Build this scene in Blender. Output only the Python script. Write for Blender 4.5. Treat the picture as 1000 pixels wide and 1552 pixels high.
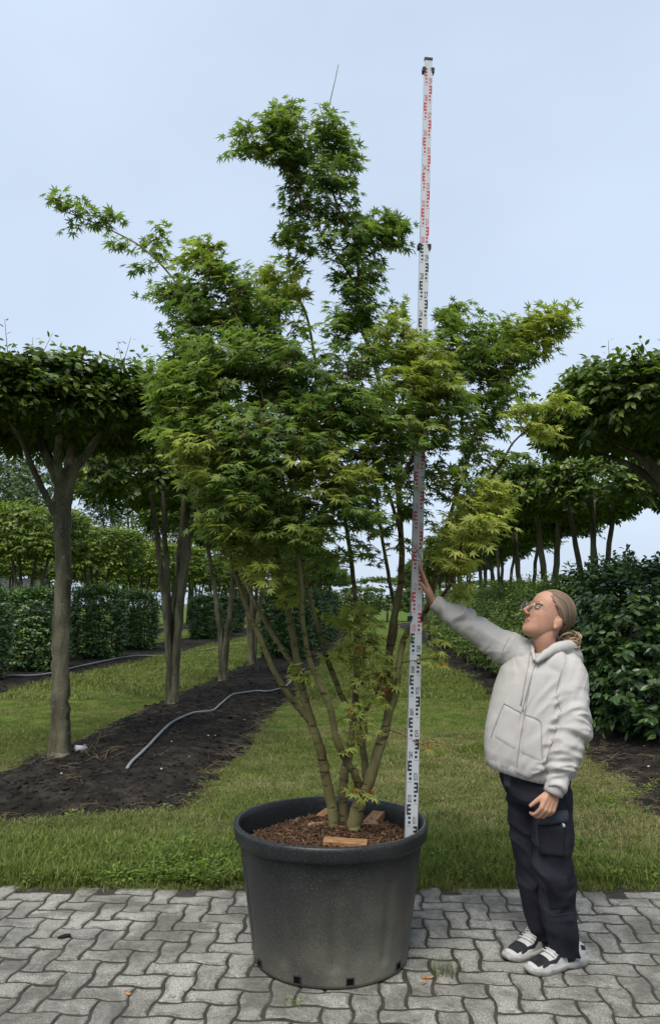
import bpy, bmesh, math, random
import numpy as np
from mathutils import Vector, Matrix, Euler
from mathutils.bvhtree import BVHTree

for o in list(bpy.data.objects):
    bpy.data.objects.remove(o)
scene = bpy.context.scene
COL = scene.collection
R_ = math.radians
rng = np.random.default_rng(11)
random.seed(5)

# ---------------------------------------------------------------- camera
CAM_H = 1.6
TILT = math.atan(0.1235)
FPX = 1166.0
cam_d = bpy.data.cameras.new("camera")
cam_d.sensor_fit = 'VERTICAL'
cam_d.sensor_height = 24.0
cam_d.lens = 24.0 * FPX / 1552.0
cam_d.clip_start = 0.05
cam_d.clip_end = 9000
cam = bpy.data.objects.new("camera", cam_d)
cam.location = (0, 0, CAM_H)
cam.rotation_euler = (math.pi / 2 + TILT, 0, 0)
COL.objects.link(cam)
scene.camera = cam

# ---------------------------------------------------------------- sky and sun
SUN_EL, SUN_AZ = R_(58), R_(205)       # azimuth clockwise from +Y
world = bpy.data.worlds.new("World")
scene.world = world
world.use_nodes = True
wn, wl = world.node_tree.nodes, world.node_tree.links
wn.clear()
w_out = wn.new('ShaderNodeOutputWorld')
w_bg = wn.new('ShaderNodeBackground')
w_bg.inputs['Strength'].default_value = 0.05
w_sky = wn.new('ShaderNodeTexSky')
w_sky.sky_type = 'NISHITA'
w_sky.sun_disc = False
w_sky.sun_elevation = SUN_EL
w_sky.sun_rotation = SUN_AZ
w_sky.air_density = 1.2
w_sky.dust_density = 3.0
w_tc = wn.new('ShaderNodeTexCoord')
w_map = wn.new('ShaderNodeMapping')
w_map.inputs['Scale'].default_value = (1.0, 1.0, 2.2)
w_no = wn.new('ShaderNodeTexNoise')
w_no.inputs['Scale'].default_value = 1.5
w_no.inputs['Detail'].default_value = 4.0
w_no.inputs['Roughness'].default_value = 0.5
w_cr = wn.new('ShaderNodeValToRGB')
w_cr.color_ramp.elements[0].position = 0.32
w_cr.color_ramp.elements[0].color = (4.0, 4.75, 5.85, 1)
w_cr.color_ramp.elements[1].position = 0.68
w_cr.color_ramp.elements[1].color = (4.75, 5.6, 6.8, 1)
w_mix = wn.new('ShaderNodeMixRGB')
w_mix.inputs['Fac'].default_value = 0.86
wl.new(w_tc.outputs['Generated'], w_map.inputs['Vector'])
wl.new(w_map.outputs['Vector'], w_no.inputs['Vector'])
wl.new(w_no.outputs['Fac'], w_cr.inputs['Fac'])
wl.new(w_sky.outputs['Color'], w_mix.inputs['Color1'])
wl.new(w_cr.outputs['Color'], w_mix.inputs['Color2'])
wl.new(w_mix.outputs['Color'], w_bg.inputs['Color'])
wl.new(w_bg.outputs['Background'], w_out.inputs['Surface'])

sun_d = bpy.data.lights.new("sun", 'SUN')
sun_d.energy = 1.5
sun_d.angle = R_(38)
sun_d.color = (1.0, 0.965, 0.91)
sun = bpy.data.objects.new("sun", sun_d)
sdir = Vector((math.sin(SUN_AZ) * math.cos(SUN_EL), math.cos(SUN_AZ) * math.cos(SUN_EL), math.sin(SUN_EL)))
sun.rotation_euler = sdir.to_track_quat('Z', 'Y').to_euler()
COL.objects.link(sun)

vs = scene.view_settings
vs.view_transform = 'Standard'
vs.look = 'None'
vs.gamma = 1.0
vs.exposure = 1.65
vs.use_curve_mapping = False
scene.cycles.max_bounces = 8
scene.cycles.diffuse_bounces = 4
scene.cycles.transmission_bounces = 6
scene.cycles.transparent_max_bounces = 8
scene.cycles.caustics_reflective = False
scene.cycles.caustics_refractive = False

# ---------------------------------------------------------------- helpers
CT, ST = math.cos(TILT), math.sin(TILT)
def ray(px, py):
    u = (px - 500) / FPX
    v = (776 - py) / FPX
    return np.array([u, CT - v * ST, ST + v * CT])
def P(px, py, Y):
    """the point at depth Y that the photograph shows at (px, py)"""
    d = ray(px, py)
    return d * (Y / d[1]) + np.array([0, 0, CAM_H])
def G(px, py, z=0.0):
    d = ray(px, py)
    return d * ((z - CAM_H) / d[2]) + np.array([0, 0, CAM_H])
def project(p):
    p = np.asarray(p, float)
    x, y, z = p[..., 0], p[..., 1], p[..., 2] - CAM_H
    dep = y * CT + z * ST
    return 500 + FPX * x / dep, 776 - FPX * (z * CT - y * ST) / dep

def nrm(v):
    v = np.asarray(v, float)
    return v / np.maximum(np.linalg.norm(v, axis=-1, keepdims=True), 1e-9)

def mk_mesh(name, verts, faces, smooth=False, tint=None):
    """verts (N,3); faces: (M,k) array or list of index lists"""
    me = bpy.data.meshes.new(name)
    verts = np.asarray(verts, np.float32)
    if isinstance(faces, np.ndarray):
        m, k = faces.shape
        me.vertices.add(len(verts)); me.vertices.foreach_set('co', verts.ravel())
        me.loops.add(m * k); me.loops.foreach_set('vertex_index', faces.astype(np.int32).ravel())
        me.polygons.add(m)
        me.polygons.foreach_set('loop_start', np.arange(0, m * k, k, dtype=np.int32))
        try:
            me.polygons.foreach_set('loop_total', np.full(m, k, dtype=np.int32))
        except Exception:
            pass
        me.update(calc_edges=True)
    else:
        me.from_pydata([tuple(map(float, v)) for v in verts], [], [list(map(int, f)) for f in faces])
        me.update()
    if smooth:
        me.polygons.foreach_set('use_smooth', np.ones(len(me.polygons), dtype=bool))
    if tint is not None:
        at = me.attributes.new('tint', 'FLOAT_COLOR', 'POINT')
        t4 = np.ones((len(verts), 4), np.float32); t4[:, :3] = tint
        at.data.foreach_set('color', t4.ravel())
    return me

WLOC = {}
def link(name, me, mat=None, parent=None, label=None, cat=None, group=None, kind=None):
    o = bpy.data.objects.new(name, me)
    COL.objects.link(o)
    if mat is not None and me is not None and hasattr(me, 'materials') and len(me.materials) == 0:
        me.materials.append(mat)
    if parent is not None:
        o.parent = parent
        o.matrix_parent_inverse = Matrix.Translation(-WLOC.get(parent.name, Vector((0, 0, 0))))
    if label: o['label'] = label
    if cat: o['category'] = cat
    if group: o['group'] = group
    if kind: o['kind'] = kind
    return o
def thing(name, loc, label, cat, group=None):
    o = link(name, None, label=label, cat=cat, group=group)
    o.location = tuple(float(x) for x in loc)
    WLOC[o.name] = Vector(o.location)
    o.empty_display_size = 0.1
    return o
def copy_tree(root, loc, rotz=0.0, scale=1.0, label=None):
    c = root.copy(); COL.objects.link(c)
    c.location = tuple(float(x) for x in loc); c.rotation_euler = (0, 0, rotz)
    c.scale = (scale,) * 3 if not isinstance(scale, tuple) else scale
    if label: c['label'] = label
    for ch in list(root.children):
        d = ch.copy(); COL.objects.link(d); d.parent = c
        for g in list(ch.children):
            e = g.copy(); COL.objects.link(e); e.parent = d
    return c

class MB:
    def __init__(self): self.v = []; self.f = []
    def add(self, v, f):
        b = len(self.v)
        self.v.extend([tuple(map(float, p)) for p in v]); self.f.extend([[b + int(i) for i in q] for q in f])
        return self
    def box(self, c, s, rot=None, taper=1.0):
        c = np.array(c, float); s = np.array(s, float) / 2
        v = np.array([[x, y, z] for z in (-1, 1) for y in (-1, 1) for x in (-1, 1)], float) * s
        v[4:, :2] *= taper
        if rot is not None: v = v @ np.array(rot, float).T
        return self.add(v + c, [[0, 2, 3, 1], [4, 5, 7, 6], [0, 1, 5, 4], [2, 6, 7, 3], [0, 4, 6, 2], [1, 3, 7, 5]])
    def tube(self, pts, rad, n=8, caps=True, noise=0.0):
        v, f = tube(pts, rad, n, caps, noise)
        return self.add(v, f)
    def mesh(self, name, smooth=False): return mk_mesh(name, np.array(self.v), self.f, smooth)

def frames(pts):
    pts = np.asarray(pts, float)
    t = nrm(np.gradient(pts, axis=0))
    ref = np.array([0.0, 0, 1.0]) if abs(t[0][2]) < 0.9 else np.array([1.0, 0, 0])
    n = nrm(np.cross(t[0], ref)); N = [n]
    for i in range(1, len(pts)):
        n = n - t[i] * np.dot(n, t[i]); n = nrm(n); N.append(n)
    N = np.array(N)
    return t, N, np.cross(t, N)
def tube(pts, rad, n=8, caps=True, noise=0.0):
    pts = np.asarray(pts, float); k = len(pts)
    rad = np.full(k, rad) if np.isscalar(rad) else np.asarray(rad, float)
    t, N, B = frames(pts)
    a = np.linspace(0, 2 * math.pi, n, endpoint=False)
    rr = rad[:, None] * (1 + noise * rng.standard_normal((k, n)))
    v = pts[:, None, :] + rr[..., None] * (np.cos(a)[None, :, None] * N[:, None, :] + np.sin(a)[None, :, None] * B[:, None, :])
    v = v.reshape(-1, 3)
    f = [[i * n + j, i * n + (j + 1) % n, (i + 1) * n + (j + 1) % n, (i + 1) * n + j] for i in range(k - 1) for j in range(n)]
    if caps:
        f.append(list(range(n))[::-1]); f.append([(k - 1) * n + j for j in range(n)])
    return v, f
def spline(pts, m=6):
    """Catmull-Rom through the points; works on any column count"""
    p = np.asarray(pts, float)
    p = np.vstack([2 * p[0] - p[1], p, 2 * p[-1] - p[-2]])
    out = []
    for i in range(1, len(p) - 2):
        for s in np.linspace(0, 1, m, endpoint=False):
            out.append(0.5 * (2 * p[i] + (p[i + 1] - p[i - 1]) * s + (2 * p[i - 1] - 5 * p[i] + 4 * p[i + 1] - p[i + 2]) * s * s
                              + (3 * p[i] - p[i - 1] - 3 * p[i + 1] + p[i + 2]) * s ** 3))
    out.append(p[-2])
    return np.array(out)

def frames_from(fwd, up):
    """(N,3,3) rotation matrices with columns forward, side, normal"""
    f = nrm(fwd); s = nrm(np.cross(up, f)); n = np.cross(f, s)
    return np.stack([f, s, n], axis=-1)
def batch(proto_v, proto_f, Rm, T, S, tint=None):
    """many copies of a small shape as one vertex / triangle array"""
    pv = np.asarray(proto_v, float); pf = np.asarray(proto_f, int); n = len(T)
    S = np.asarray(S, float)
    v = np.einsum('nij,kj->nki', Rm, pv) * S.reshape(n, 1, -1) + np.asarray(T)[:, None, :]
    f = pf[None] + (np.arange(n) * len(pv))[:, None, None]
    t = None if tint is None else np.repeat(np.asarray(tint), len(pv), axis=0)
    return v.reshape(-1, 3), f.reshape(-1, pf.shape[1]), t
def unit_rand(n):
    return nrm(rng.standard_normal((n, 3)))

# ---------------------------------------------------------------- materials
def mat(name, base=(0.5, 0.5, 0.5), rough=0.7, spec=0.3, metal=0.0):
    m = bpy.data.materials.new(name); m.use_nodes = True
    b = m.node_tree.nodes['Principled BSDF']
    b.inputs['Base Color'].default_value = (*base, 1)
    b.inputs['Roughness'].default_value = rough
    b.inputs['Specular IOR Level'].default_value = spec
    b.inputs['Metallic'].default_value = metal
    return m
def nodes(m): return m.node_tree.nodes, m.node_tree.links, m.node_tree.nodes['Principled BSDF']
def noise_col(m, stops, scale, detail=6, coord='Object', mapscale=None, rough=0.55, dist=0.0):
    """noise through a ramp; stops = [(pos, rgb)...]; returns the ramp node"""
    n, l, b = nodes(m)
    tc = n.new('ShaderNodeTexCoord'); mp = n.new('ShaderNodeMapping'); no = n.new('ShaderNodeTexNoise'); cr = n.new('ShaderNodeValToRGB')
    if coord == 'World':
        g = n.new('ShaderNodeNewGeometry'); l.new(g.outputs['Position'], mp.inputs['Vector'])
    else:
        l.new(tc.outputs[coord], mp.inputs['Vector'])
    if mapscale: mp.inputs['Scale'].default_value = mapscale
    no.inputs['Scale'].default_value = scale; no.inputs['Detail'].default_value = detail
    no.inputs['Roughness'].default_value = rough; no.inputs['Distortion'].default_value = dist
    l.new(mp.outputs['Vector'], no.inputs['Vector']); l.new(no.outputs['Fac'], cr.inputs['Fac'])
    el = cr.color_ramp.elements
    while len(el) < len(stops): el.new(0.5)
    for e, (p, c) in zip(el, stops):
        e.position = p; e.color = (*c, 1) if len(c) == 3 else c
    cr['noise'] = no.name
    return cr
def mixc(m, fac, a, b, mode='MIX'):
    n, l, _ = nodes(m)
    x = n.new('ShaderNodeMixRGB'); x.blend_type = mode
    for s, i in ((fac, 'Fac'), (a, 'Color1'), (b, 'Color2')):
        if hasattr(s, 'is_output'): l.new(s, x.inputs[i])
        elif isinstance(s, (int, float)): x.inputs[i].default_value = s
        else: x.inputs[i].default_value = (*s, 1)
    return x.outputs['Color']
def bump(m, h, strength=0.3, dist=0.01, normal=None):
    n, l, b = nodes(m)
    bp = n.new('ShaderNodeBump'); bp.inputs['Strength'].default_value = strength; bp.inputs['Distance'].default_value = dist
    l.new(h, bp.inputs['Height'])
    if normal is not None: l.new(normal, bp.inputs['Normal'])
    l.new(bp.outputs['Normal'], b.inputs['Normal'])
    return bp.outputs['Normal']
BW = [(0.0, (0, 0, 0)), (1.0, (1, 1, 1))]

def leaf_mat(name, trans=0.35, rough=0.5, spec=0.35, gain=(1.5, 1.55, 0.9)):
    """leaf: colour from the 'tint' attribute, light passes through it"""
    m = mat(name, rough=rough, spec=spec)
    n, l, b = nodes(m)
    at = n.new('ShaderNodeAttribute'); at.attribute_name = 'tint'
    oi = n.new('ShaderNodeObjectInfo')
    hs = n.new('ShaderNodeHueSaturation')
    mr = n.new('ShaderNodeMapRange'); mr.inputs['To Min'].default_value = 0.85; mr.inputs['To Max'].default_value = 1.15
    l.new(oi.outputs['Random'], mr.inputs['Value']); l.new(mr.outputs['Result'], hs.inputs['Value'])
    l.new(at.outputs['Color'], hs.inputs['Color'])
    l.new(hs.outputs['Color'], b.inputs['Base Color'])
    tr = n.new('ShaderNodeBsdfTranslucent')
    tc = mixc(m, 1.0, hs.outputs['Color'], gain, 'MULTIPLY')
    l.new(tc, tr.inputs['Color'])
    ms = n.new('ShaderNodeMixShader'); ms.inputs['Fac'].default_value = trans
    l.new(b.outputs['BSDF'], ms.inputs[1]); l.new(tr.outputs['BSDF'], ms.inputs[2])
    l.new(ms.outputs['Shader'], n['Material Output'].inputs['Surface'])
    return m

def scatter(name, pts, rot, scl, idx, protos, **kw):
    """one object whose mesh points carry copies of the small shapes in protos (geometry nodes)"""
    me = bpy.data.meshes.new(name)
    me.vertices.add(len(pts)); me.vertices.foreach_set('co', np.asarray(pts, np.float32).ravel())
    for nm, ty, key, arr in (('rot', 'FLOAT_VECTOR', 'vector', rot), ('scl', 'FLOAT', 'value', scl), ('idx', 'INT', 'value', idx)):
        a = me.attributes.new(nm, ty, 'POINT')
        a.data.foreach_set(key, np.asarray(arr, np.int32 if ty == 'INT' else np.float32).ravel())
    o = link(name, me, **kw)
    c = bpy.data.collections.new(name + '_shapes')
    for i, (pm, pmat) in enumerate(protos):
        if len(pm.materials) == 0: pm.materials.append(pmat)
        c.objects.link(bpy.data.objects.new('%s_shape_%02d' % (name, i), pm))
    ng = bpy.data.node_groups.new(name, 'GeometryNodeTree')
    ng.interface.new_socket('Geometry', in_out='INPUT', socket_type='NodeSocketGeometry')
    ng.interface.new_socket('Geometry', in_out='OUTPUT', socket_type='NodeSocketGeometry')
    N, L = ng.nodes, ng.links
    gi, go = N.new('NodeGroupInput'), N.new('NodeGroupOutput')
    ci = N.new('GeometryNodeCollectionInfo'); ci.inputs['Collection'].default_value = c
    ci.inputs['Separate Children'].default_value = True; ci.inputs['Reset Children'].default_value = True
    ip = N.new('GeometryNodeInstanceOnPoints'); ip.inputs['Pick Instance'].default_value = True
    def na(nm, ty):
        x = N.new('GeometryNodeInputNamedAttribute'); x.data_type = ty; x.inputs['Name'].default_value = nm
        return x.outputs['Attribute']
    L.new(gi.outputs[0], ip.inputs['Points']); L.new(ci.outputs[0], ip.inputs['Instance'])
    L.new(na('idx', 'INT'), ip.inputs['Instance Index'])
    e2r = N.new('FunctionNodeEulerToRotation')
    L.new(na('rot', 'FLOAT_VECTOR'), e2r.inputs[0]); L.new(e2r.outputs[0], ip.inputs['Rotation'])
    L.new(na('scl', 'FLOAT'), ip.inputs['Scale'])
    L.new(ip.outputs[0], go.inputs[0])
    md = o.modifiers.new('scatter', 'NODES'); md.node_group = ng
    return o

def vnoise(x, y, seed=0, octaves=3):
    """cheap smooth value noise on arrays, about -1..1"""
    x = np.asarray(x, float); y = np.asarray(y, float); out = np.zeros(np.broadcast(x, y).shape); amp = 1.0; tot = 0
    for o in range(octaves):
        tab = np.random.default_rng(seed * 31 + o).uniform(-1, 1, (64, 64))
        xi, yi = np.floor(x).astype(int), np.floor(y).astype(int); fx, fy = x - xi, y - yi
        fx = fx * fx * (3 - 2 * fx); fy = fy * fy * (3 - 2 * fy)
        g = lambda a, b: tab[a % 64, b % 64]
        out = out + amp * ((g(xi, yi) * (1 - fx) + g(xi + 1, yi) * fx) * (1 - fy) + (g(xi, yi + 1) * (1 - fx) + g(xi + 1, yi + 1) * fx) * fy)
        tot += amp; amp *= 0.5; x = x * 2.03; y = y * 2.03
    return out / tot
# ================================================================ ground, beds, paving
EDGE_Y = 4.66            # where the paving meets the grass
ROW = 0.052              # the planting rows run along (ROW, 1)
ROT = math.atan(ROW)

m_ground = mat('grass_ground', rough=0.95, spec=0.05)
cr = noise_col(m_ground, [(0.25, (0.035, 0.06, 0.012)), (0.5, (0.075, 0.115, 0.022)), (0.75, (0.12, 0.145, 0.04))], 2.2, 8, 'World')
cr2 = noise_col(m_ground, [(0.3, (0.6, 0.62, 0.5)), (0.7, (1.3, 1.22, 1.15))], 38.0, 4, 'World')
nodes(m_ground)[1].new(mixc(m_ground, 1.0, cr.outputs['Color'], cr2.outputs['Color'], 'MULTIPLY'), nodes(m_ground)[2].inputs['Base Color'])
bump(m_ground, cr2.outputs['Color'], 0.6, 0.03)

# near lawn finely cut, the rest reaching the horizon: one sheet
def ground_grid():
    ys = np.concatenate([[-3000, -600, -100, -20, 0], np.arange(2, 46, 0.5), [50, 60, 80, 110, 160, 250, 400, 700, 1200, 3000, 6000]])
    xs = np.concatenate([[-6000, -2500, -900, -300, -120, -60, -35], np.arange(-22, 22.1, 0.5), [35, 60, 120, 300, 900, 2500, 6000]])
    X, Y = np.meshgrid(xs, ys)
    Z = 0.03 * vnoise(X * 0.35, Y * 0.35, 3) * np.clip((Y - EDGE_Y - 0.15) / 2.0, 0, 1)
    Z = np.where((np.abs(X) > 30) | (Y > 60), 0, Z)
    Z = np.where(Y < EDGE_Y + 0.1, -0.03, Z)
    return X, Y, Z
gX, gY, gZ = ground_grid()
def grid_faces(r, c):
    i = np.arange((r - 1) * c).reshape(r - 1, c)[:, :-1]
    return np.stack([i, i + 1, i + c + 1, i + c], -1).reshape(-1, 4)
link('ground', mk_mesh('ground', np.stack([gX, gY, gZ], -1).reshape(-1, 3), grid_faces(*gX.shape), True), m_ground, kind='structure')
def gz(x, y):
    return 0.03 * vnoise(np.asarray(x) * 0.35, np.asarray(y) * 0.35, 3) * np.clip((np.asarray(y) - EDGE_Y - 0.15) / 2.0, 0, 1)

# ---- soil beds
m_soil = mat('soil', rough=0.95, spec=0.12)
cr = noise_col(m_soil, [(0.25, (0.008, 0.007, 0.006)), (0.48, (0.018, 0.0155, 0.0125)), (0.66, (0.05, 0.042, 0.033)), (0.85, (0.11, 0.093, 0.068))], 5.0, 10, 'World', rough=0.7)
nodes(m_soil)[1].new(cr.outputs['Color'], nodes(m_soil)[2].inputs['Base Color'])
cs = noise_col(m_soil, BW, 45, 6, 'World', rough=0.75)
bump(m_soil, cs.outputs['Color'], 0.9, 0.03)

# each bed: centre x at y=0, half width, near end, far end, mound height
BEDS = [(-2.50, 1.08, 6.0, 75.0, 0.10), (-8.25, 1.35, 6.0, 75.0, 0.07), (3.95, 1.75, 5.75, 75.0, 0.08), (-14.6, 1.3, 8.0, 75.0, 0.06)]
def bed_mask(x, y, b):
    """1 in the middle of the bed, 0 on its rim, negative outside"""
    cx, hw, y0, y1, hgt = b
    u = (x - (cx + ROW * y)) / hw
    wob = 0.15 * vnoise(x * 1.1 + 9, y * 1.1, 8, 3) + 0.09 * vnoise(x * 5.5 + 2, y * 5.5, 18, 3)
    near = (y - y0) / 0.9
    if cx == BEDS[0][0]:
        near = (y - y0 - 0.35 * np.clip(u, -1, 1)) / 0.9
    return np.minimum(1 - np.abs(u), np.minimum(near, 1.0)) + wob
def bed_z(x, y, b):
    m = bed_mask(x, y, b)
    prof = np.clip(m, 0, 0.55) / 0.55
    prof = prof * prof * (3 - 2 * prof)
    rough_ = 0.030 * vnoise(x * 3.1, y * 3.1, 5, 3) + 0.022 * np.abs(vnoise(x * 8.5, y * 8.5, 6, 3)) + 0.01 * vnoise(x * 24, y * 24, 7, 2)
    return np.where(m > 0, 0.006 + b[4] * prof + rough_ * np.clip(m * 6, 0, 1), -0.06) + gz(x, y)
def soil_height(x, y):
    x = np.asarray(x, float); y = np.asarray(y, float)
    z = gz(x, y)
    for b in BEDS: z = np.maximum(z, bed_z(x, y, b))
    return z
for bi, b in enumerate(BEDS):
    cx, hw, y0, y1, hgt = b
    step = 0.05 if bi in (0, 2) else 0.2
    ny = [np.arange(y0 - 0.7, 13 if bi in (0, 2) else 14, step), np.arange(13 if bi in (0, 2) else 14, 30, 0.2), np.arange(30, y1, 1.0)]
    ys = np.concatenate(ny)
    us = np.linspace(-hw - 0.35, hw + 0.35, int((2 * hw + 0.7) / max(step, 0.05)) + 1)
    U, Y = np.meshgrid(us, ys)
    X = U + cx + ROW * Y
    Z = bed_z(X, Y, b)
    link('planting_bed', mk_mesh('planting_bed', np.stack([X, Y, Z], -1).reshape(-1, 3), grid_faces(*X.shape), True), m_soil, kind='structure')

# ---- paving: interlocking concrete stones in herringbone
m_bed = mat('joint_dirt', rough=0.95, spec=0.1)
cr = noise_col(m_bed, [(0.3, (0.03, 0.028, 0.023)), (0.6, (0.055, 0.05, 0.042)), (0.8, (0.09, 0.084, 0.07))], 9, 8, 'World')
nodes(m_bed)[1].new(cr.outputs['Color'], nodes(m_bed)[2].inputs['Base Color'])
cs = noise_col(m_bed, BW, 160, 4, 'World'); bump(m_bed, cs.outputs['Color'], 0.8, 0.006)

m_pave = mat('paving_stone', rough=0.88, spec=0.25)
n, l, bs = nodes(m_pave)
base = noise_col(m_pave, [(0.3, (0.20, 0.193, 0.168)), (0.6, (0.285, 0.276, 0.245))], 5.5, 6, 'World')
grit = noise_col(m_pave, [(0.34, (0.42, 0.41, 0.39)), (0.5, (1.0, 1.0, 1.0)), (0.68, (1.5, 1.5, 1.48))], 170, 3, 'World')
oi = n.new('ShaderNodeObjectInfo'); mr = n.new('ShaderNodeMapRange'); mr.inputs['To Min'].default_value = 0.84; mr.inputs['To Max'].default_value = 1.14
l.new(oi.outputs['Random'], mr.inputs['Value'])
c1 = mixc(m_pave, 1.0, base.outputs['Color'], grit.outputs['Color'], 'MULTIPLY')
c1 = mixc(m_pave, 1.0, c1, mr.outputs['Result'], 'MULTIPLY')
dirt = noise_col(m_pave, [(0.44, (0, 0, 0)), (0.57, (1, 1, 1))], 2.0, 12, 'World', rough=0.68, dist=0.4)
edge_at = n.new('ShaderNodeAttribute'); edge_at.attribute_name = 'edge'
spots = noise_col(m_pave, [(0.60, (0, 0, 0)), (0.69, (0.8, 0.8, 0.8))], 11, 5, 'World', rough=0.6)
dm = mixc(m_pave, 1.0, dirt.outputs['Color'], spots.outputs['Color'], 'LIGHTEN')
dcol = noise_col(m_pave, [(0.3, (0.055, 0.052, 0.043)), (0.7, (0.125, 0.118, 0.1))], 40, 6, 'World')
enz = noise_col(m_pave, [(0.38, (0, 0, 0)), (0.62, (1, 1, 1))], 24, 6, 'World')
dm = mixc(m_pave, 1.0, dm, mixc(m_pave, 1.0, edge_at.outputs['Fac'], enz.outputs['Color'], 'MULTIPLY'), 'LIGHTEN')
dm2 = mixc(m_pave, 1.0, dm, (0.85, 0.85, 0.85), 'MULTIPLY')
l.new(mixc(m_pave, dm2, c1, dcol.outputs['Color']), bs.inputs['Base Color'])
bump(m_pave, grit.outputs['Color'], 0.5, 0.004)

CELL, AMP = 0.1145, 0.078
PR = R_(-3.5)
def paver_outline(kind):
    """kind h: two cells side by side, kind v: two cells one behind the other; edges bulge or pinch by cell parity"""
    cells = [(0, 0), (1, 0)] if kind == 'h' else [(0, 1), (0, 2)]
    def hedge(i, j, rev):      # edge along x from (i,j)
        s = 1 if (i + j) % 2 == 0 else -1
        p = [(i, j), (i + .26, j + AMP * s * .9), (i + .74, j + AMP * s), (i + 1, j)]
        return p[::-1] if rev else p
    def vedge(i, j, rev):
        s = -1 if (i + j) % 2 == 0 else 1
        p = [(i, j), (i + AMP * s, j + .28), (i + AMP * s * .9, j + .72), (i, j + 1)]
        return p[::-1] if rev else p
    if kind == 'h':
        seq = [hedge(0, 0, 0), hedge(1, 0, 0), vedge(2, 0, 0), hedge(1, 1, 1), hedge(0, 1, 1), vedge(0, 0, 1)]
        c = (1, .5)
    else:
        seq = [hedge(0, 1, 0), vedge(1, 1, 0), vedge(1, 2, 0), hedge(0, 3, 1), vedge(0, 2, 1), vedge(0, 1, 1)]
        c = (.5, 2)
    pts = []
    for s in seq: pts += s[:-1]
    return (np.array(pts) - np.array(c)) * CELL
def inset(poly, d):
    e = np.roll(poly, -1, 0) - poly
    nn = nrm(np.stack([-e[:, 1], e[:, 0]], -1))
    m = nrm(nn + np.roll(nn, 1, 0))
    k = np.clip(np.sum(m * nn, 1), 0.5, 1)
    return poly + m * (d / k)[:, None]
def paver_mesh(kind, seed):
    r = np.random.default_rng(seed)
    p = paver_outline(kind)
    k = len(p)
    a = inset(p, 0.0052) + r.uniform(-.0024, .0024, (k, 2))
    b_ = inset(a, 0.0016); c_ = inset(a, 0.0085) + r.uniform(-.0012, .0012, (k, 2))
    d_ = inset(c_, .014)
    v = np.vstack([np.c_[a, np.full(k, -0.03)], np.c_[b_, np.full(k, -0.003)], np.c_[c_, r.uniform(-.0006, .0006, k)], np.c_[d_, r.uniform(-.0004, .0004, k)]])
    f = [[i, (i + 1) % k, k + (i + 1) % k, k + i] for i in range(k)] + [[k + i, k + (i + 1) % k, 2 * k + (i + 1) % k, 2 * k + i] for i in range(k)]
    f += [[2 * k + i, 2 * k + (i + 1) % k, 3 * k + (i + 1) % k, 3 * k + i] for i in range(k)]
    f.append([3 * k + i for i in range(k)])
    return v, f
def edge_attr(me):
    e_ = np.array([1.0 if j % (4 * 18) < 3 * 18 else 0.0 for j in range(len(me.vertices))], np.float32)
    me.attributes.new('edge', 'FLOAT', 'POINT').data.foreach_set('value', e_)
    return me
yard = link('paved_yard', mk_mesh('paved_yard', [(-9, -3, -.004), (9, -3, -.004), (9, EDGE_Y + .04, -.004), (-9, EDGE_Y + .04, -.004)], [[0, 1, 2, 3]]), m_bed, kind='structure')
pv = {k: [edge_attr(mk_mesh('paver', *paver_mesh(k, s + (50 if k == 'v' else 0)))) for s in range(9)] for k in 'hv'}
for k in pv:
    for me in pv[k]: me.materials.append(m_pave)
far_mb = MB(); n_pav = 0
for i in range(-60, 60):
    for j in range(-30, 80):
        t = (i - j) % 4
        if t == 0: kind, c = 'h', (i + 1, j + .5)
        elif t == 3: kind, c = 'v', (i + .5, j + 1)
        else: continue
        x0, y0 = c[0] * CELL, c[1] * CELL
        x = x0 * math.cos(PR) - y0 * math.sin(PR); y = x0 * math.sin(PR) + y0 * math.cos(PR)
        if y > EDGE_Y - 0.06 or y < 0.8 or abs(x) > 3.6: continue
        qx, qy = project((x, y, 0))
        z = 0.0 + random.uniform(-.0025, .0025)
        if y > 3.05 and -75 < qx < 1075 and qy < 1620:
            o = link('paver', random.choice(pv[kind]), parent=yard)
            o.location = (x, y, z); o.rotation_euler = (R_(random.uniform(-.6, .6)), R_(random.uniform(-.6, .6)), PR + R_(random.uniform(-.9, .9)))
            n_pav += 1
        else:
            v, f = paver_mesh(kind, random.randrange(4) + (50 if kind == 'v' else 0))
            q = np.array(v); q2 = q.copy()
            q2[:, 0] = q[:, 0] * math.cos(PR) - q[:, 1] * math.sin(PR) + x
            q2[:, 1] = q[:, 0] * math.sin(PR) + q[:, 1] * math.cos(PR) + y
            q2[:, 2] += z
            far_mb.add(q2, f)
print('pavers', n_pav)
link('outer_pavers', edge_attr(far_mb.mesh('outer_pavers')), m_pave, yard, kind='stuff')

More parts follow.
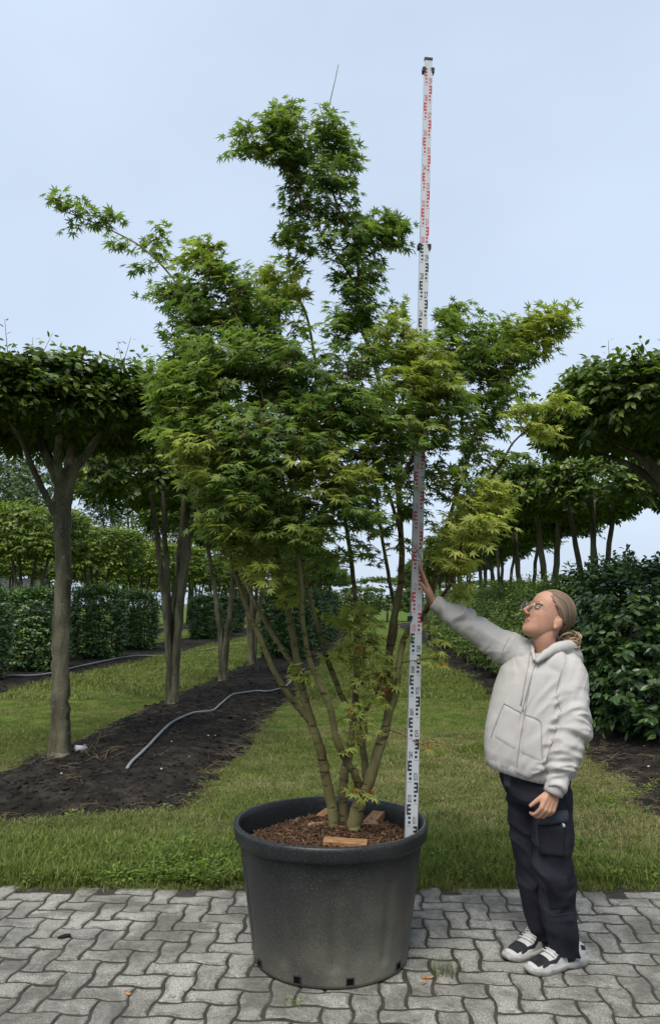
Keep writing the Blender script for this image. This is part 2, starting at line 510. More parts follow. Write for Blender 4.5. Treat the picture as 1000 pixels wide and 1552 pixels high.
# ================================================================ grass
m_blade = leaf_mat('grass_blade', 0.3, 0.6, 0.2, (1.2, 1.2, 0.8))
def tuft(seed, n, rad, hgt, cols, wid=0.0035, droop=0.6):
    r = np.random.default_rng(seed)
    V, F, T = [], [], []
    for k in range(n):
        a = r.uniform(0, 2 * math.pi); rr = rad * math.sqrt(r.uniform())
        p0 = np.array([rr * math.cos(a), rr * math.sin(a), -0.008])
        d = r.uniform(0, 2 * math.pi); dv = np.array([math.cos(d), math.sin(d), 0]); sv = np.array([-dv[1], dv[0], 0])
        h = hgt * r.uniform(0.45, 1.15); le = r.uniform(0.15, droop + .3) * h; w = wid * r.uniform(.7, 1.3)
        b = len(V)
        pts = [(0, 0, 1.0), (0.35, 0.55, 0.9), (1.0, 1.0, 0.05)]
        for u, z, ww in pts[:2]:
            V += [p0 + dv * le * u + sv * w * ww / 2 + [0, 0, h * z], p0 + dv * le * u - sv * w * ww / 2 + [0, 0, h * z]]
        V.append(p0 + dv * le + [0, 0, h * (1.0 - 0.35 * r.uniform())])
        F += [[b, b + 1, b + 3], [b, b + 3, b + 2], [b + 2, b + 3, b + 4]]
        c = np.array(cols[r.integers(len(cols))]) * r.uniform(.75, 1.25)
        T += [c] * 5
    return mk_mesh('tuft', np.array(V), np.array(F), False, np.array(T))
def weed(seed, n, size, cols):
    r = np.random.default_rng(seed); V, F, T = [], [], []
    for k in range(n):
        a = r.uniform(0, 2 * math.pi); rr = 0.07 * math.sqrt(r.uniform()); z = r.uniform(.01, .07)
        c0 = np.array([rr * math.cos(a), rr * math.sin(a), z]); L = size * r.uniform(.6, 1.3)
        d = np.array([math.cos(a), math.sin(a), r.uniform(-.2, .5)]); s = np.array([-d[1], d[0], r.uniform(-.3, .3)])
        b = len(V)
        V += [c0, c0 + d * L * .5 + s * L * .32, c0 + d * L, c0 + d * L * .5 - s * L * .32]
        F += [[b, b + 1, b + 2], [b, b + 2, b + 3]]
        T += [np.array(cols[r.integers(len(cols))]) * r.uniform(.8, 1.2)] * 4
    return mk_mesh('weed', np.array(V), np.array(F), False, np.array(T))
GC = [(0.125, 0.165, 0.03), (0.085, 0.125, 0.022), (0.165, 0.195, 0.05), (0.06, 0.095, 0.018), (0.20, 0.19, 0.08)]
GD = [(0.30, 0.25, 0.13), (0.18, 0.18, 0.06), (0.12, 0.15, 0.035), (0.25, 0.22, 0.11)]
GL = [(0.13, 0.23, 0.03), (0.16, 0.26, 0.04), (0.09, 0.17, 0.025)]
protos = [(tuft(i, 80, 0.10, 0.042, GC, wid=0.0032, droop=1.0), m_blade) for i in range(4)] + [(tuft(20 + i, 80, 0.11, 0.034, GD, droop=2.0), m_blade) for i in range(2)] \
    + [(tuft(30 + i, 60, 0.07, 0.095, GC[:3]), m_blade) for i in range(2)] + [(weed(40 + i, 40, 0.03, GL[:1] + GC[:2]), m_blade) for i in range(2)] \
    + [(tuft(60 + i, 110, 0.30, 0.075, GC, wid=0.009), m_blade) for i in range(2)]
def visible(x, y, m=300):
    qx, qy = project(np.stack([x, y, np.zeros_like(x)], -1))
    return (qx > -m) & (qx < 1000 + m)
def on_bed(x, y):
    q = np.full(np.shape(x), -9.0)
    for b in BEDS: q = np.maximum(q, bed_mask(x, y, b))
    return q
gp, gr, gs, gi_ = [], [], [], []
def sow(n, y0, y1, xw, pick, smin, smax, lim=0.02, cond=None):
    y = EDGE_Y + 0.0 + (y0 + (y1 - y0) * rng.uniform(size=n)); x = rng.uniform(-xw, xw, n) * (y / y1) if xw > 9 else rng.uniform(-xw, xw, n)
    k = visible(x, y) & (on_bed(x, y) < lim)
    if cond is not None: k &= cond(x, y)
    x, y = x[k], y[k]
    gp.append(np.stack([x, y, gz(x, y)], -1)); gr.append(np.stack([rng.normal(0, .12, len(x)), rng.normal(0, .12, len(x)), rng.uniform(0, 6.28, len(x))], -1))
    gs.append(rng.uniform(smin, smax, len(x))); gi_.append(pick(x, y))
def pick_lawn(x, y):
    dry = vnoise(x * 0.9 + 4, y * 0.9, 21, 3) + 0.25 * np.exp(-((x + 0.9) ** 2) / 0.3) + rng.normal(0, .25, len(x))
    lush = vnoise(x * 0.8 + 40, y * 0.8, 22, 3) + 0.5 * (y < EDGE_Y + 0.9) + rng.normal(0, .25, len(x))
    i = rng.integers(0, 4, len(x))
    i = np.where(dry > 0.16, rng.integers(4, 6, len(x)), i)
    i = np.where((lush > 0.62) & (dry < 0.16), rng.integers(6, 8, len(x)), i)
    return i
def pick_weed(x, y): return rng.integers(8, 10, len(x))
sow(8200, 0.03, 1.6, 4.0, pick_lawn, .7, 1.35)
sow(12500, 1.6, 5.5, 6.2, pick_lawn, .6, 1.2)
sow(9000, 5.5, 15.5, 11, pick_lawn, .7, 1.2)
sow(6000, 9, 40, 26, lambda x, y: rng.integers(10, 12, len(x)), .7, 1.3)
sow(380, 0.02, 0.75, 1.3, pick_weed, .5, 1.05, cond=lambda x, y: (x < -.25) & (x > -1.25))
sow(420, 0.02, 0.8, 3.0, pick_weed, .45, .95, cond=lambda x, y: vnoise(x * 1.2 + 3, y * 1.2, 33, 2) > -0.05)
sow(420, 0.5, 4.0, 3.4, pick_lawn, .3, .7, lim=0.14, cond=lambda x, y: np.abs(on_bed(x, y)) < 0.14)
sow(160, 0.5, 3.0, 3.4, pick_weed, .5, .9, lim=0.12, cond=lambda x, y: np.abs(on_bed(x, y)) < 0.16)
sow(300, -0.05, 0.06, 2.6, pick_lawn, .35, .6)
scatter('grass', np.concatenate(gp), np.concatenate(gr), np.concatenate(gs), np.concatenate(gi_), protos,
        kind='stuff', label='green lawn grass with dry patches between the soil beds', cat='grass')

# clods, twigs and stones on the soil
def clod(seed, s=1.0):
    r = np.random.default_rng(seed); bm = bmesh.new(); bmesh.ops.create_icosphere(bm, subdivisions=1, radius=0.5)
    for v in bm.verts: v.co *= r.uniform(.65, 1.25); v.co.z *= .7
    me = bpy.data.meshes.new('clod'); bm.to_mesh(me); bm.free(); return me
def straw(seed, n, L, cols):
    r = np.random.default_rng(seed); mb = MB()
    for k in range(n):
        p = np.array([*r.uniform(-.09, .09, 2), .004]); a = r.uniform(0, 6.28); ll = L * r.uniform(.4, 1.2)
        q = p + np.array([math.cos(a) * ll, math.sin(a) * ll, r.uniform(0, .02)])
        mb.tube([p, (p + q) / 2 + [*r.uniform(-.008, .008, 2), .006], q], [.0016, .0014, .0008], 3, False)
    return mb.mesh('straw')
m_straw = mat('dry_straw', (0.16, 0.125, 0.075), 0.9, 0.1)
m_stone = mat('pebble', (0.42, 0.40, 0.36), 0.8, 0.2)
protos = [(clod(i), m_soil) for i in range(4)] + [(straw(i, 7, .11, None), m_straw) for i in range(3)] + [(clod(9), m_stone)]
pp = []
def sprinkle(n, y0, y1, cond, idx, s0, s1, lift=0.0):
    y = rng.uniform(y0, y1, n); x = rng.uniform(-1, 1, n) * (0.45 * y + 0.6)
    k = cond(on_bed(x, y)) & visible(x, y); x, y = x[k], y[k]
    pp.append((np.stack([x, y, soil_height(x, y) + lift], -1), np.stack([rng.normal(0, .15, len(x)), rng.normal(0, .15, len(x)), rng.uniform(0, 6.28, len(x))], -1),
               rng.uniform(s0, s1, len(x)) ** 1.0, rng.choice(idx, len(x))))
sprinkle(20000, 5.5, 12, lambda m: m > 0.01, [0, 1, 2, 3], .008, .035)
sprinkle(2600, 5.5, 13, lambda m: m > 0.05, [0, 1, 2, 3], .03, .085)
sprinkle(3500, 12, 24, lambda m: m > 0.01, [0, 1, 2, 3], .03, .09)
sprinkle(4200, 5.5, 14, lambda m: (m > -0.10) & (m < 0.22), [4, 5, 6], .5, 1.2, .004)
sprinkle(260, 5.5, 12, lambda m: m > 0.25, [4, 5, 6], .6, 1.3, .004)
sprinkle(70, 5.6, 11, lambda m: m > 0.05, [7], .012, .032, .004)
a_, b_, c_, d_ = (np.concatenate([q[i] for q in pp]) for i in range(4))
scatter('soil_clods', a_, b_, c_, d_, protos, kind='stuff', label='dark soil crumbs, straw and pebbles strewn over the beds', cat='soil')
# ================================================================ pot
POT = np.array([0.003, 3.81, 0.0]); POT_H = 0.60
m_pot = mat('black_plastic', rough=0.42, spec=0.3)
n, l, bs = nodes(m_pot)
b0 = noise_col(m_pot, [(0.3, (0.006, 0.007, 0.009)), (0.7, (0.013, 0.015, 0.018))], 6, 6)
sp = noise_col(m_pot, [(0.56, (0, 0, 0)), (0.66, (1, 1, 1))], 190, 3)
dv = noise_col(m_pot, [(0.12, (0, 0, 0)), (0.72, (1, 1, 1))], 2.6, 7, rough=0.6)
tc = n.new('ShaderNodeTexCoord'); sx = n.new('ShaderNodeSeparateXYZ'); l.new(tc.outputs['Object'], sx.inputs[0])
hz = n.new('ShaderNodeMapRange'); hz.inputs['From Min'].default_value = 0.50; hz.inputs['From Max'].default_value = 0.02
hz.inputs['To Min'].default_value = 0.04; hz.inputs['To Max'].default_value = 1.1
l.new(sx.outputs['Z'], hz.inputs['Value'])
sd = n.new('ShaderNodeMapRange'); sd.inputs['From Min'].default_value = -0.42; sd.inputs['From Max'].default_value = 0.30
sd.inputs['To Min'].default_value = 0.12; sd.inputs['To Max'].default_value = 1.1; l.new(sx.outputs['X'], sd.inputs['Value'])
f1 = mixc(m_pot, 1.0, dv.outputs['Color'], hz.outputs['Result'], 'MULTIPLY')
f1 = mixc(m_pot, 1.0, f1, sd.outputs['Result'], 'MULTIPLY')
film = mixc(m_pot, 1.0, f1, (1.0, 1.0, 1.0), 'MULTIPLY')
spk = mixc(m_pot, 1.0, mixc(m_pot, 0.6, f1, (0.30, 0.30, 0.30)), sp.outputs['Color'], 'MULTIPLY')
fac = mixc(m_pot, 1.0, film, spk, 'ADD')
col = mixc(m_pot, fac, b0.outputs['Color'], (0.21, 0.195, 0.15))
scr = noise_col(m_pot, [(0.69, (0, 0, 0)), (0.73, (0.55, 0.55, 0.55))], 5, 8, mapscale=(1.0, 1.0, 2.0), rough=0.75, dist=1.5)
col = mixc(m_pot, scr.outputs['Color'], col, (0.11, 0.115, 0.115))
l.new(col, bs.inputs['Base Color'])
rr = n.new('ShaderNodeMapRange'); rr.inputs['To Min'].default_value = 0.36; rr.inputs['To Max'].default_value = 0.95; l.new(fac, rr.inputs['Value']); l.new(rr.outputs['Result'], bs.inputs['Roughness'])
bump(m_pot, sp.outputs['Color'], 0.25, 0.002)

pot = thing('plant_pot', POT, 'large round black plastic plant pot holding the maple on the paving', 'pot')
def lathe(prof, n=128, rfun=None):
    v, f = [], []
    k = len(prof)
    for j in range(n):
        a = 2 * math.pi * j / n
        for (r, z) in prof:
            q = r + (rfun(a, z, r) if rfun else 0)
            v.append((POT[0] + q * math.cos(a), POT[1] + q * math.sin(a), z))
    for j in range(n):
        for i in range(k - 1):
            a, b = j * k + i, ((j + 1) % n) * k + i
            f.append([a, b, b + 1, a + 1])
    return v, f
def wall_panel(a, z, r):
    """shallow vertical recessed panels round the wall, ovality of a loaded pot"""
    ph = (a - R_(-51)) % R_(36)
    w = min(ph, R_(36) - ph)
    q = -0.008 * (1 / (1 + math.exp((w - R_(3.2)) / R_(0.5))))
    fade = max(0, min(1, (z - 0.07) / 0.02)) * max(0, min(1, (0.46 - z) / 0.02))
    return q * fade + 0.004 * math.cos(2 * a + .6) * min(1, z * 2)
wall = [(0.30, 0.004), (0.345, 0.0), (0.356, 0.006), (0.359, 0.02)]
wall += [(0.359 + (0.428 - 0.359) * t, 0.02 + (0.53 - 0.02) * t) for t in np.linspace(0.03, 1, 34)]
v, f = lathe(wall, 168, wall_panel)
body = link('wall', mk_mesh('wall', v, f, True), m_pot, pot)
rim = [(0.424, 0.532), (0.442, 0.528), (0.449, 0.534), (0.452, 0.548), (0.4545, 0.565), (0.4555, 0.583), (0.4535, 0.594), (0.447, 0.5995), (0.438, 0.600), (0.431, 0.594), (0.426, 0.575), (0.421, 0.54), (0.408, 0.43)]
v, f = lathe(rim, 168, lambda a, z, r: 0.004 * math.cos(2 * a + .6) + 0.0015 * math.sin(5 * a))
link('rim', mk_mesh('rim', v, f, True), m_pot, pot)
m_hole = mat('hole_painted_shade', (0.004, 0.004, 0.004), 0.9, 0.05)  # near-black colour of solid blocks stands for the shade inside the drain holes
m_lip = mat('plastic_edge', (0.02, 0.021, 0.022), 0.6, 0.3)
for a in (-113, -77, -35, -150, 0, 60, 120, 180):
    ar = R_(a); c, s = math.cos(ar), math.sin(ar)
    rot = [[-s, c, 0], [c, s, 0], [0, 0, 1]]
    mb = MB()
    mb.box((POT[0] + c * 0.352, POT[1] + s * 0.352, 0.033), (0.026, 0.024, 0.024), np.array(rot))
    h = link('drain_hole', mb.mesh('drain_hole'), m_hole, pot)
    mb = MB()
    mb.box((POT[0] + c * 0.363, POT[1] + s * 0.363, 0.048), (0.034, 0.008, 0.004), np.array(rot))
    for q in (-1, 1):
        mb.box((POT[0] + c * 0.3615 - s * q * 0.0155, POT[1] + s * 0.3615 + c * q * 0.0155, 0.033), (0.004, 0.008, 0.026), np.array(rot))
    link('hole_frame', mb.mesh('hole_frame'), m_lip, h)

# mulch mound and chips
def mulch_z(x, y):
    d = np.hypot(x - POT[0], y - POT[1])
    return 0.495 + 0.045 * np.clip(1 - (np.hypot(x - 0.05, y - 3.95) / 0.36) ** 2, 0, 1) + 0.012 * vnoise(x * 14, y * 14, 44, 3) - 0.01 * np.clip((d - .34) / .08, 0, 1)
m_mulch = mat('bark_mulch', rough=0.95, spec=0.1)
cr = noise_col(m_mulch, [(0.3, (0.018, 0.010, 0.006)), (0.6, (0.06, 0.032, 0.018)), (0.8, (0.12, 0.068, 0.038))], 60, 6)
nodes(m_mulch)[1].new(cr.outputs['Color'], nodes(m_mulch)[2].inputs['Base Color'])
bump(m_mulch, cr.outputs['Color'], 1.0, 0.01)
q = np.linspace(-0.413, 0.413, 60); X, Y = np.meshgrid(q, q)
rr_ = np.maximum(np.hypot(X, Y), 1e-6); lim = np.maximum(np.abs(X), np.abs(Y)) / rr_
X, Y = X * lim, Y * lim
Z = mulch_z(X + POT[0], Y + POT[1])
mulch = link('mulch', mk_mesh('mulch', np.stack([X + POT[0], Y + POT[1], Z], -1).reshape(-1, 3), grid_faces(60, 60), True), m_mulch, None,
             label='brown shredded bark mulch filling the black pot', cat='mulch', kind='stuff')
m_chip = leaf_mat('bark_chip', 0.0, 0.9, 0.1)
N = 5200
a = rng.uniform(0, 6.28, N); r = 0.40 * np.sqrt(rng.uniform(size=N)); x = POT[0] + r * np.cos(a); y = POT[1] + r * np.sin(a)
fw = nrm(np.stack([rng.normal(size=N), rng.normal(size=N), rng.normal(0, .35, N)], -1)); up = nrm(np.stack([rng.normal(0, .4, N), rng.normal(0, .4, N), np.ones(N)], -1))
chip_v = np.array([[-.5, -.1, -.05], [.5, -.06, -.04], [.45, .09, -.05], [-.45, .1, -.04], [-.45, -.07, .05], [.4, -.05, .05], [.4, .06, .05], [-.4, .07, .05]])
chip_f = np.array([[0, 1, 5, 4], [1, 2, 6, 5], [2, 3, 7, 6], [3, 0, 4, 7], [4, 5, 6, 7], [0, 3, 2, 1]])
pal = np.array([(0.055, 0.030, 0.017), (0.035, 0.02, 0.012), (0.10, 0.056, 0.03), (0.075, 0.045, 0.028), (0.15, 0.095, 0.055)])
tt = pal[rng.choice(5, N, p=[.34, .24, .2, .15, .07])] * rng.uniform(.8, 1.2, (N, 1))
v, f, t = batch(chip_v, chip_f, frames_from(fw, up), np.stack([x, y, mulch_z(x, y) + .004], -1), rng.uniform(.016, .05, N)[:, None], tt)
link('bark_chips', mk_mesh('bark_chips', v, f, False, t), m_chip, mulch, kind='stuff')

# offcut planks on the mulch
m_wood = mat('old_plank', rough=0.8, spec=0.2)
cr = noise_col(m_wood, [(0.3, (0.13, 0.062, 0.028)), (0.55, (0.29, 0.155, 0.075)), (0.75, (0.40, 0.25, 0.14))], 14, 6, mapscale=(1.5, 14, 14), dist=.3)
nodes(m_wood)[1].new(cr.outputs['Color'], nodes(m_wood)[2].inputs['Base Color']); bump(m_wood, cr.outputs['Color'], 0.35, 0.003)
def plank(px, py, L, W, H, rz, lab, z=0.515, ry=0, rx=0):
    g = G(px, py, z)
    bm = bmesh.new(); bmesh.ops.create_cube(bm, size=1)
    bmesh.ops.scale(bm, vec=(L, W, H), verts=bm.verts); bmesh.ops.bevel(bm, geom=bm.edges[:], offset=0.0025, segments=1)
    for vv in bm.verts: vv.co += Vector(rng.uniform(-.0012, .0012, 3))
    me = bpy.data.meshes.new('plank'); bm.to_mesh(me); bm.free()
    o = link('wood_offcut', me, m_wood, label=lab, cat='plank', group='plank offcuts lying on the mulch')
    o.location = g; o.rotation_euler = (R_(rx), R_(ry), R_(rz))
plank(523, 1279, 0.20, 0.06, 0.032, -7, 'short weathered board across the mulch between the stems and the front rim', 0.522, 2, 6)
plank(566, 1243, 0.17, 0.062, 0.036, 68, 'reddish board pointing towards the back rim right of the stems', 0.535, -5)
plank(548, 1252, 0.16, 0.05, 0.03, 10, 'board half hidden behind the right stem of the maple', 0.53)
plank(486, 1252, 0.13, 0.05, 0.028, 8, 'pale board end sticking out left of the maple stems', 0.53)
plank(492, 1235, 0.11, 0.05, 0.028, 60, 'sawn board leaning against the back of the left stem', 0.535, -8)
plank(548, 1290, 0.09, 0.04, 0.02, 4, 'small wood block beside the front rim under the short board', 0.505)

# ================================================================ levelling staff
m_white = mat('staff_white', (0.44, 0.455, 0.47), 0.35, 0.5)
m_blk = mat('print_black', (0.012, 0.012, 0.013), 0.5, 0.4)
m_red = mat('print_red', (0.42, 0.018, 0.035), 0.5, 0.4)
m_clip = mat('clip_black', (0.012, 0.012, 0.013), 0.5, 0.4)
staff = thing('levelling_staff', (0.380, 3.80, 0.475), 'tall white levelling staff with black and red marks standing in the pot', 'measuring staff')
staff.rotation_euler = (0, R_(2.12), R_(6))
SEC = [(0.0, 1.08, 0.056, 0.030), (1.08, 2.02, 0.0525, 0.026), (2.02, 3.0, 0.049, 0.022), (3.0, 4.0, 0.045, 0.018), (4.0, 4.05, 0.040, 0.014)]
ZS = 1.0
def stp(o):     # staff parts are built in the staff's own frame
    o.matrix_parent_inverse = Matrix.Identity(4); return o
def sec_at(z):
    for a, b_, w, d in SEC:
        if z < b_: return w, d
    return SEC[-1][2:]
for (a, b_, w, d) in SEC:
    bm = bmesh.new(); bmesh.ops.create_cube(bm, size=1)
    bmesh.ops.scale(bm, vec=(w, d, b_ - a + (.05 if a > 0 else 0)), verts=bm.verts); bmesh.ops.translate(bm, vec=(0, 0, (a + b_) / 2 - (.025 if a > 0 else 0)), verts=bm.verts)
    bmesh.ops.bevel(bm, geom=[e for e in bm.edges], offset=0.003, segments=2)
    me = bpy.data.meshes.new('section'); bm.to_mesh(me); bm.free()
    sec = stp(link('section', me, m_white, staff))
    for red in (False, True):
        mb = MB()
        for nd in range(41):
            z0 = nd * 0.1
            if not (a <= z0 < b_) or (int(z0 + 1e-6) % 2 == 1) != red or nd >= 40: continue
            side = 1 if nd % 2 == 0 else -1
            yf = -d / 2 - 0.0005; ew = w * 0.34; xo = side * w * 0.46; sgn = -side
            def rect(x0, x1, za, zb):
                mb.add([(x0, yf, za), (x1, yf, za), (x1, yf, zb), (x0, yf, zb)], [[0, 1, 2, 3]] if x1 > x0 else [[3, 2, 1, 0]])
            rect(xo + sgn * ew * .36, xo + sgn * ew, z0 + .010, z0 + .021); rect(xo + sgn * ew * .36, xo + sgn * ew, z0 + .031, z0 + .042)
            rect(xo, xo + sgn * ew * .36, z0 + .050, z0 + .098)
            for q_ in (0, 1, 2): rect(xo + sgn * ew * .36, xo + sgn * ew, z0 + .050 + q_ * .019, z0 + .060 + q_ * .019)
            rect(-side * w * .46, -side * w * .1, z0 + .0985, z0 + .1)
        if mb.v: stp(link('scale_marks', mb.mesh('scale_marks'), m_red if red else m_blk, sec))
for nd in range(0, 40):
    z0 = nd * 0.1; w, d = sec_at(z0 + .02); side = 1 if nd % 2 == 0 else -1
    cu = bpy.data.curves.new('number', 'FONT'); cu.body = '%02d' % nd; cu.size = 0.046; cu.align_x = 'CENTER'; cu.space_character = 0.95
    cu.materials.append(m_red if int(z0 + 1e-6) % 2 == 1 else m_blk)
    tmp = bpy.data.objects.new('tmp_text', cu); COL.objects.link(tmp)
    me = bpy.data.meshes.new_from_object(tmp); bpy.data.objects.remove(tmp)
    o = stp(link('number', me, m_red if int(z0 + 1e-6) % 2 == 1 else m_blk, staff))
    o.location = (-side * w * 0.24, -d / 2 - 0.0008, z0 + 0.008); o.rotation_euler = (math.pi / 2, 0, 0); o.scale = (0.44, 1.05, 1)
for zc in (1.08, 2.02, 3.0, 4.0):
    w, d = sec_at(zc - .01); mb = MB()
    for s in (-1, 1):
        mb.box((s * (w / 2 + .003), 0, zc - .012), (.013, d + .012, .026)); mb.box((s * (w / 2 - .003), -d / 2 - .003, zc - .006), (.01, .006, .014))
        mb.box((s * (w / 2 + .0075), -.004, zc - .012), (.006, .012, .012))
    mb.box((0, d / 2 + .004, zc - .012), (w + .018, .006, .02))
    stp(link('clip', mb.mesh('clip'), m_clip, staff))
mb = MB(); mb.box((0, 0, 4.056), (.044, .02, .012)); stp(link('end_cap', mb.mesh('end_cap'), m_clip, staff))
# ================================================================ Japanese maple
MY = 3.90
m_bark = mat('maple_bark', rough=0.8, spec=0.2)
n, l, bs = nodes(m_bark)
b0 = noise_col(m_bark, [(0.3, (0.06, 0.048, 0.022)), (0.5, (0.12, 0.104, 0.042)), (0.72, (0.18, 0.165, 0.075))], 9, 7, mapscale=(1, 1, .5))
lin = noise_col(m_bark, [(0.56, (1, 1, 1)), (0.66, (0.34, 0.30, 0.25))], 22, 5, mapscale=(.6, .6, 2.4))
sm = noise_col(m_bark, [(0.66, (0, 0, 0)), (0.74, (.7, .7, .7))], 16, 4)
c1 = mixc(m_bark, 1.0, b0.outputs['Color'], lin.outputs['Color'], 'MULTIPLY')
l.new(mixc(m_bark, sm.outputs['Color'], c1, (0.04, 0.032, 0.02)), bs.inputs['Base Color'])
bump(m_bark, lin.outputs['Color'], 0.5, 0.004)
m_twig = mat('maple_twig', rough=0.6, spec=0.3)
cr = noise_col(m_twig, [(0.35, (0.05, 0.022, 0.012)), (0.6, (0.11, 0.045, 0.022)), (0.75, (0.12, 0.085, 0.035))], 3, 4)
nodes(m_twig)[1].new(cr.outputs['Color'], nodes(m_twig)[2].inputs['Base Color'])
m_leaf = leaf_mat('maple_leaf', 0.42, 0.5, 0.3, (1.35, 1.5, 0.8))

maple = thing('japanese_maple', (0.03, 3.90, 0.52), 'multi-stemmed green Japanese maple growing in the black pot', 'tree')
# main stems traced as (px, py, depth offset, radius in metres)
STEMS = [
 # left stem and its forks
 [(507, 1268, -.02, .034), (503, 1225, -.02, .033), (494, 1177, -.04, .031), (484, 1132, -.06, .029), (470, 1090, -.08, .027), (458, 1044, -.10, .024), (449, 995, -.12, .022), (439, 940, -.14, .020), (431, 880, -.16, .018), (416, 830, -.20, .016), (400, 790, -.22, .015), (378, 740, -.26, .013), (350, 670, -.28, .011), (325, 600, -.26, .009), (306, 540, -.22, .008), (285, 470, -.15, .0065), (262, 422, -.1, .0055), (217, 376, -.06, .0045), (164, 347, -.04, .0035), (110, 325, -.03, .0025), (78, 313, -.03, .0018)],
 [(470, 1092, -.08, .022), (449, 1069, -.12, .019), (417, 1020, -.20, .016), (393, 964, -.27, .015), (372, 915, -.32, .013), (352, 850, -.36, .011), (330, 770, -.42, .009), (300, 690, -.44, .007), (268, 620, -.42, .005)],
 [(449, 1013, -.11, .017), (421, 974, -.02, .015), (386, 911, .10, .013), (360, 850, .2, .011), (335, 760, .3, .009), (318, 660, .35, .007), (300, 560, .32, .005)],
 # middle stem
 [(521, 1266, .02, .033), (520, 1222, .03, .031), (521, 1177, .05, .029), (532, 1125, .10, .026), (539, 1044, .16, .022), (540, 960, .22, .019), (537, 900, .26, .017), (528, 820, .3, .015), (515, 740, .32, .013), (500, 650, .3, .011), (480, 560, .25, .009), (465, 480, .2, .007), (440, 420, .14, .005), (438, 360, .1, .0035), (440, 298, .08, .002)],
 # right stem
 [(534, 1270, -.05, .047), (537, 1245, -.05, .044), (545, 1215, -.05, .040), (561, 1177, -.05, .036), (575, 1132, -.04, .032), (587, 1090, -.03, .028), (591, 1045, -.02, .026), (589, 1000, 0, .025), (596, 940, .0, .023), (607, 885, .02, .021), (608, 820, .05, .019), (603, 750, .06, .017), (598, 690, .04, .015), (580, 600, .02, .014), (560, 530, .02, .012), (545, 480, .02, .011), (541, 382, 0, .009), (524, 340, -.02, .008), (507, 300, -.04, .0065), (489, 219, -.05, .0045), (499, 160, -.05, .003), (507, 125, -.05, .0022), (513, 97, -.05, .0016)],
 # inner forks
 [(543, 1190, -.06, .026), (536, 1170, -.10, .024), (526, 1156, -.12, .023), (509, 1118, -.18, .021), (501, 1076, -.22, .019), (484, 1037, -.26, .017), (470, 1002, -.3, .016), (459, 943, -.34, .014), (455, 870, -.38, .012), (440, 780, -.42, .010), (420, 690, -.45, .008), (395, 590, -.42, .006), (372, 510, -.36, .004), (344, 451, -.3, .003), (309, 393, -.25, .0022), (306, 370, -.25, .0015)],
 [(555, 1185, -.02, .024), (550, 1139, .0, .022), (540, 1093, .03, .020), (519, 1058, .0, .018), (501, 1013, -.05, .017), (487, 967, -.08, .015), (470, 908, -.1, .014), (459, 870, -.1, .013), (448, 800, -.08, .012), (438, 700, -.02, .010), (430, 600, .05, .008), (425, 500, .1, .006), (418, 430, .1, .004)],
 [(541, 1096, .02, .015), (561, 1065, .06, .014), (585, 1010, .14, .013), (600, 950, .2, .012), (590, 880, .3, .011), (575, 790, .4, .010), (565, 690, .45, .008), (560, 600, .4, .006)],
 [(583, 1105, -.03, .022), (600, 1048, -.07, .02), (604, 1006, -.08, .019), (616, 960, -.04, .018), (645, 925, .06, .017), (657, 890, .10, .016), (672, 820, .16, .014), (688, 760, .2, .013), (706, 706, .2, .012), (722, 650, .16, .010), (752, 590, .1, .008), (800, 535, .05, .006), (845, 502, .02, .004), (868, 492, .0, .002)],
 [(672, 830, .15, .010), (700, 770, .0, .009), (753, 712, -.12, .007), (778, 670, -.18, .005), (815, 640, -.2, .0035), (852, 622, -.22, .002)],
 [(641, 930, .05, .010), (676, 895, -.1, .009), (694, 850, -.2, .008), (702, 808, -.28, .006), (715, 770, -.32, .004), (760, 755, -.34, .002)],
 [(706, 706, .2, .008), (700, 640, .26, .007), (695, 570, .26, .005), (690, 500, .22, .003), (683, 470, .2, .002)],
 [(603, 745, .06, .012), (625, 690, .16, .010), (640, 620, .2, .008), (640, 550, .18, .005), (620, 500, .1, .003)],
 [(535, 425, .0, .007), (512, 390, -.06, .006), (489, 358, -.1, .005), (454, 300, -.14, .004), (437, 262, -.16, .003), (428, 190, -.16, .0018)],
 [(541, 400, .0, .005), (562, 385, .08, .004), (590, 370, .12, .003), (618, 360, .14, .0018)],
 [(437, 262, -.16, .003), (405, 235, -.18, .0024), (358, 214, -.2, .0016)],
 [(608, 815, .05, .010), (588, 745, -.12, .009), (560, 680, -.25, .008), (540, 610, -.32, .006), (525, 550, -.34, .004)],
]
NODES = []
for s in STEMS:
    s = np.array(s, float)
    pts = np.array([P(a, b_, MY + c) for a, b_, c, _ in s])
    q = spline(np.c_[pts, s[:, 3] * np.where(s[:, 3] > .012, .8, .95)], 6)
    jit = np.minimum(q[:, 3] * .08, .0016)
    q[1:-1, :3] += rng.normal(0, 1, (len(q) - 2, 3)) * jit[1:-1, None]
    v, f = tube(q[:, :3], np.maximum(q[:, 3], .0012), 10, True, 0.025)
    link('stem', mk_mesh('stem', v, f, True), m_bark if s[0, 3] > .0126 else m_twig, maple)
    NODES.append(q[(q[:, 3] < .02)][:, :3])
node_arr = np.concatenate(NODES)

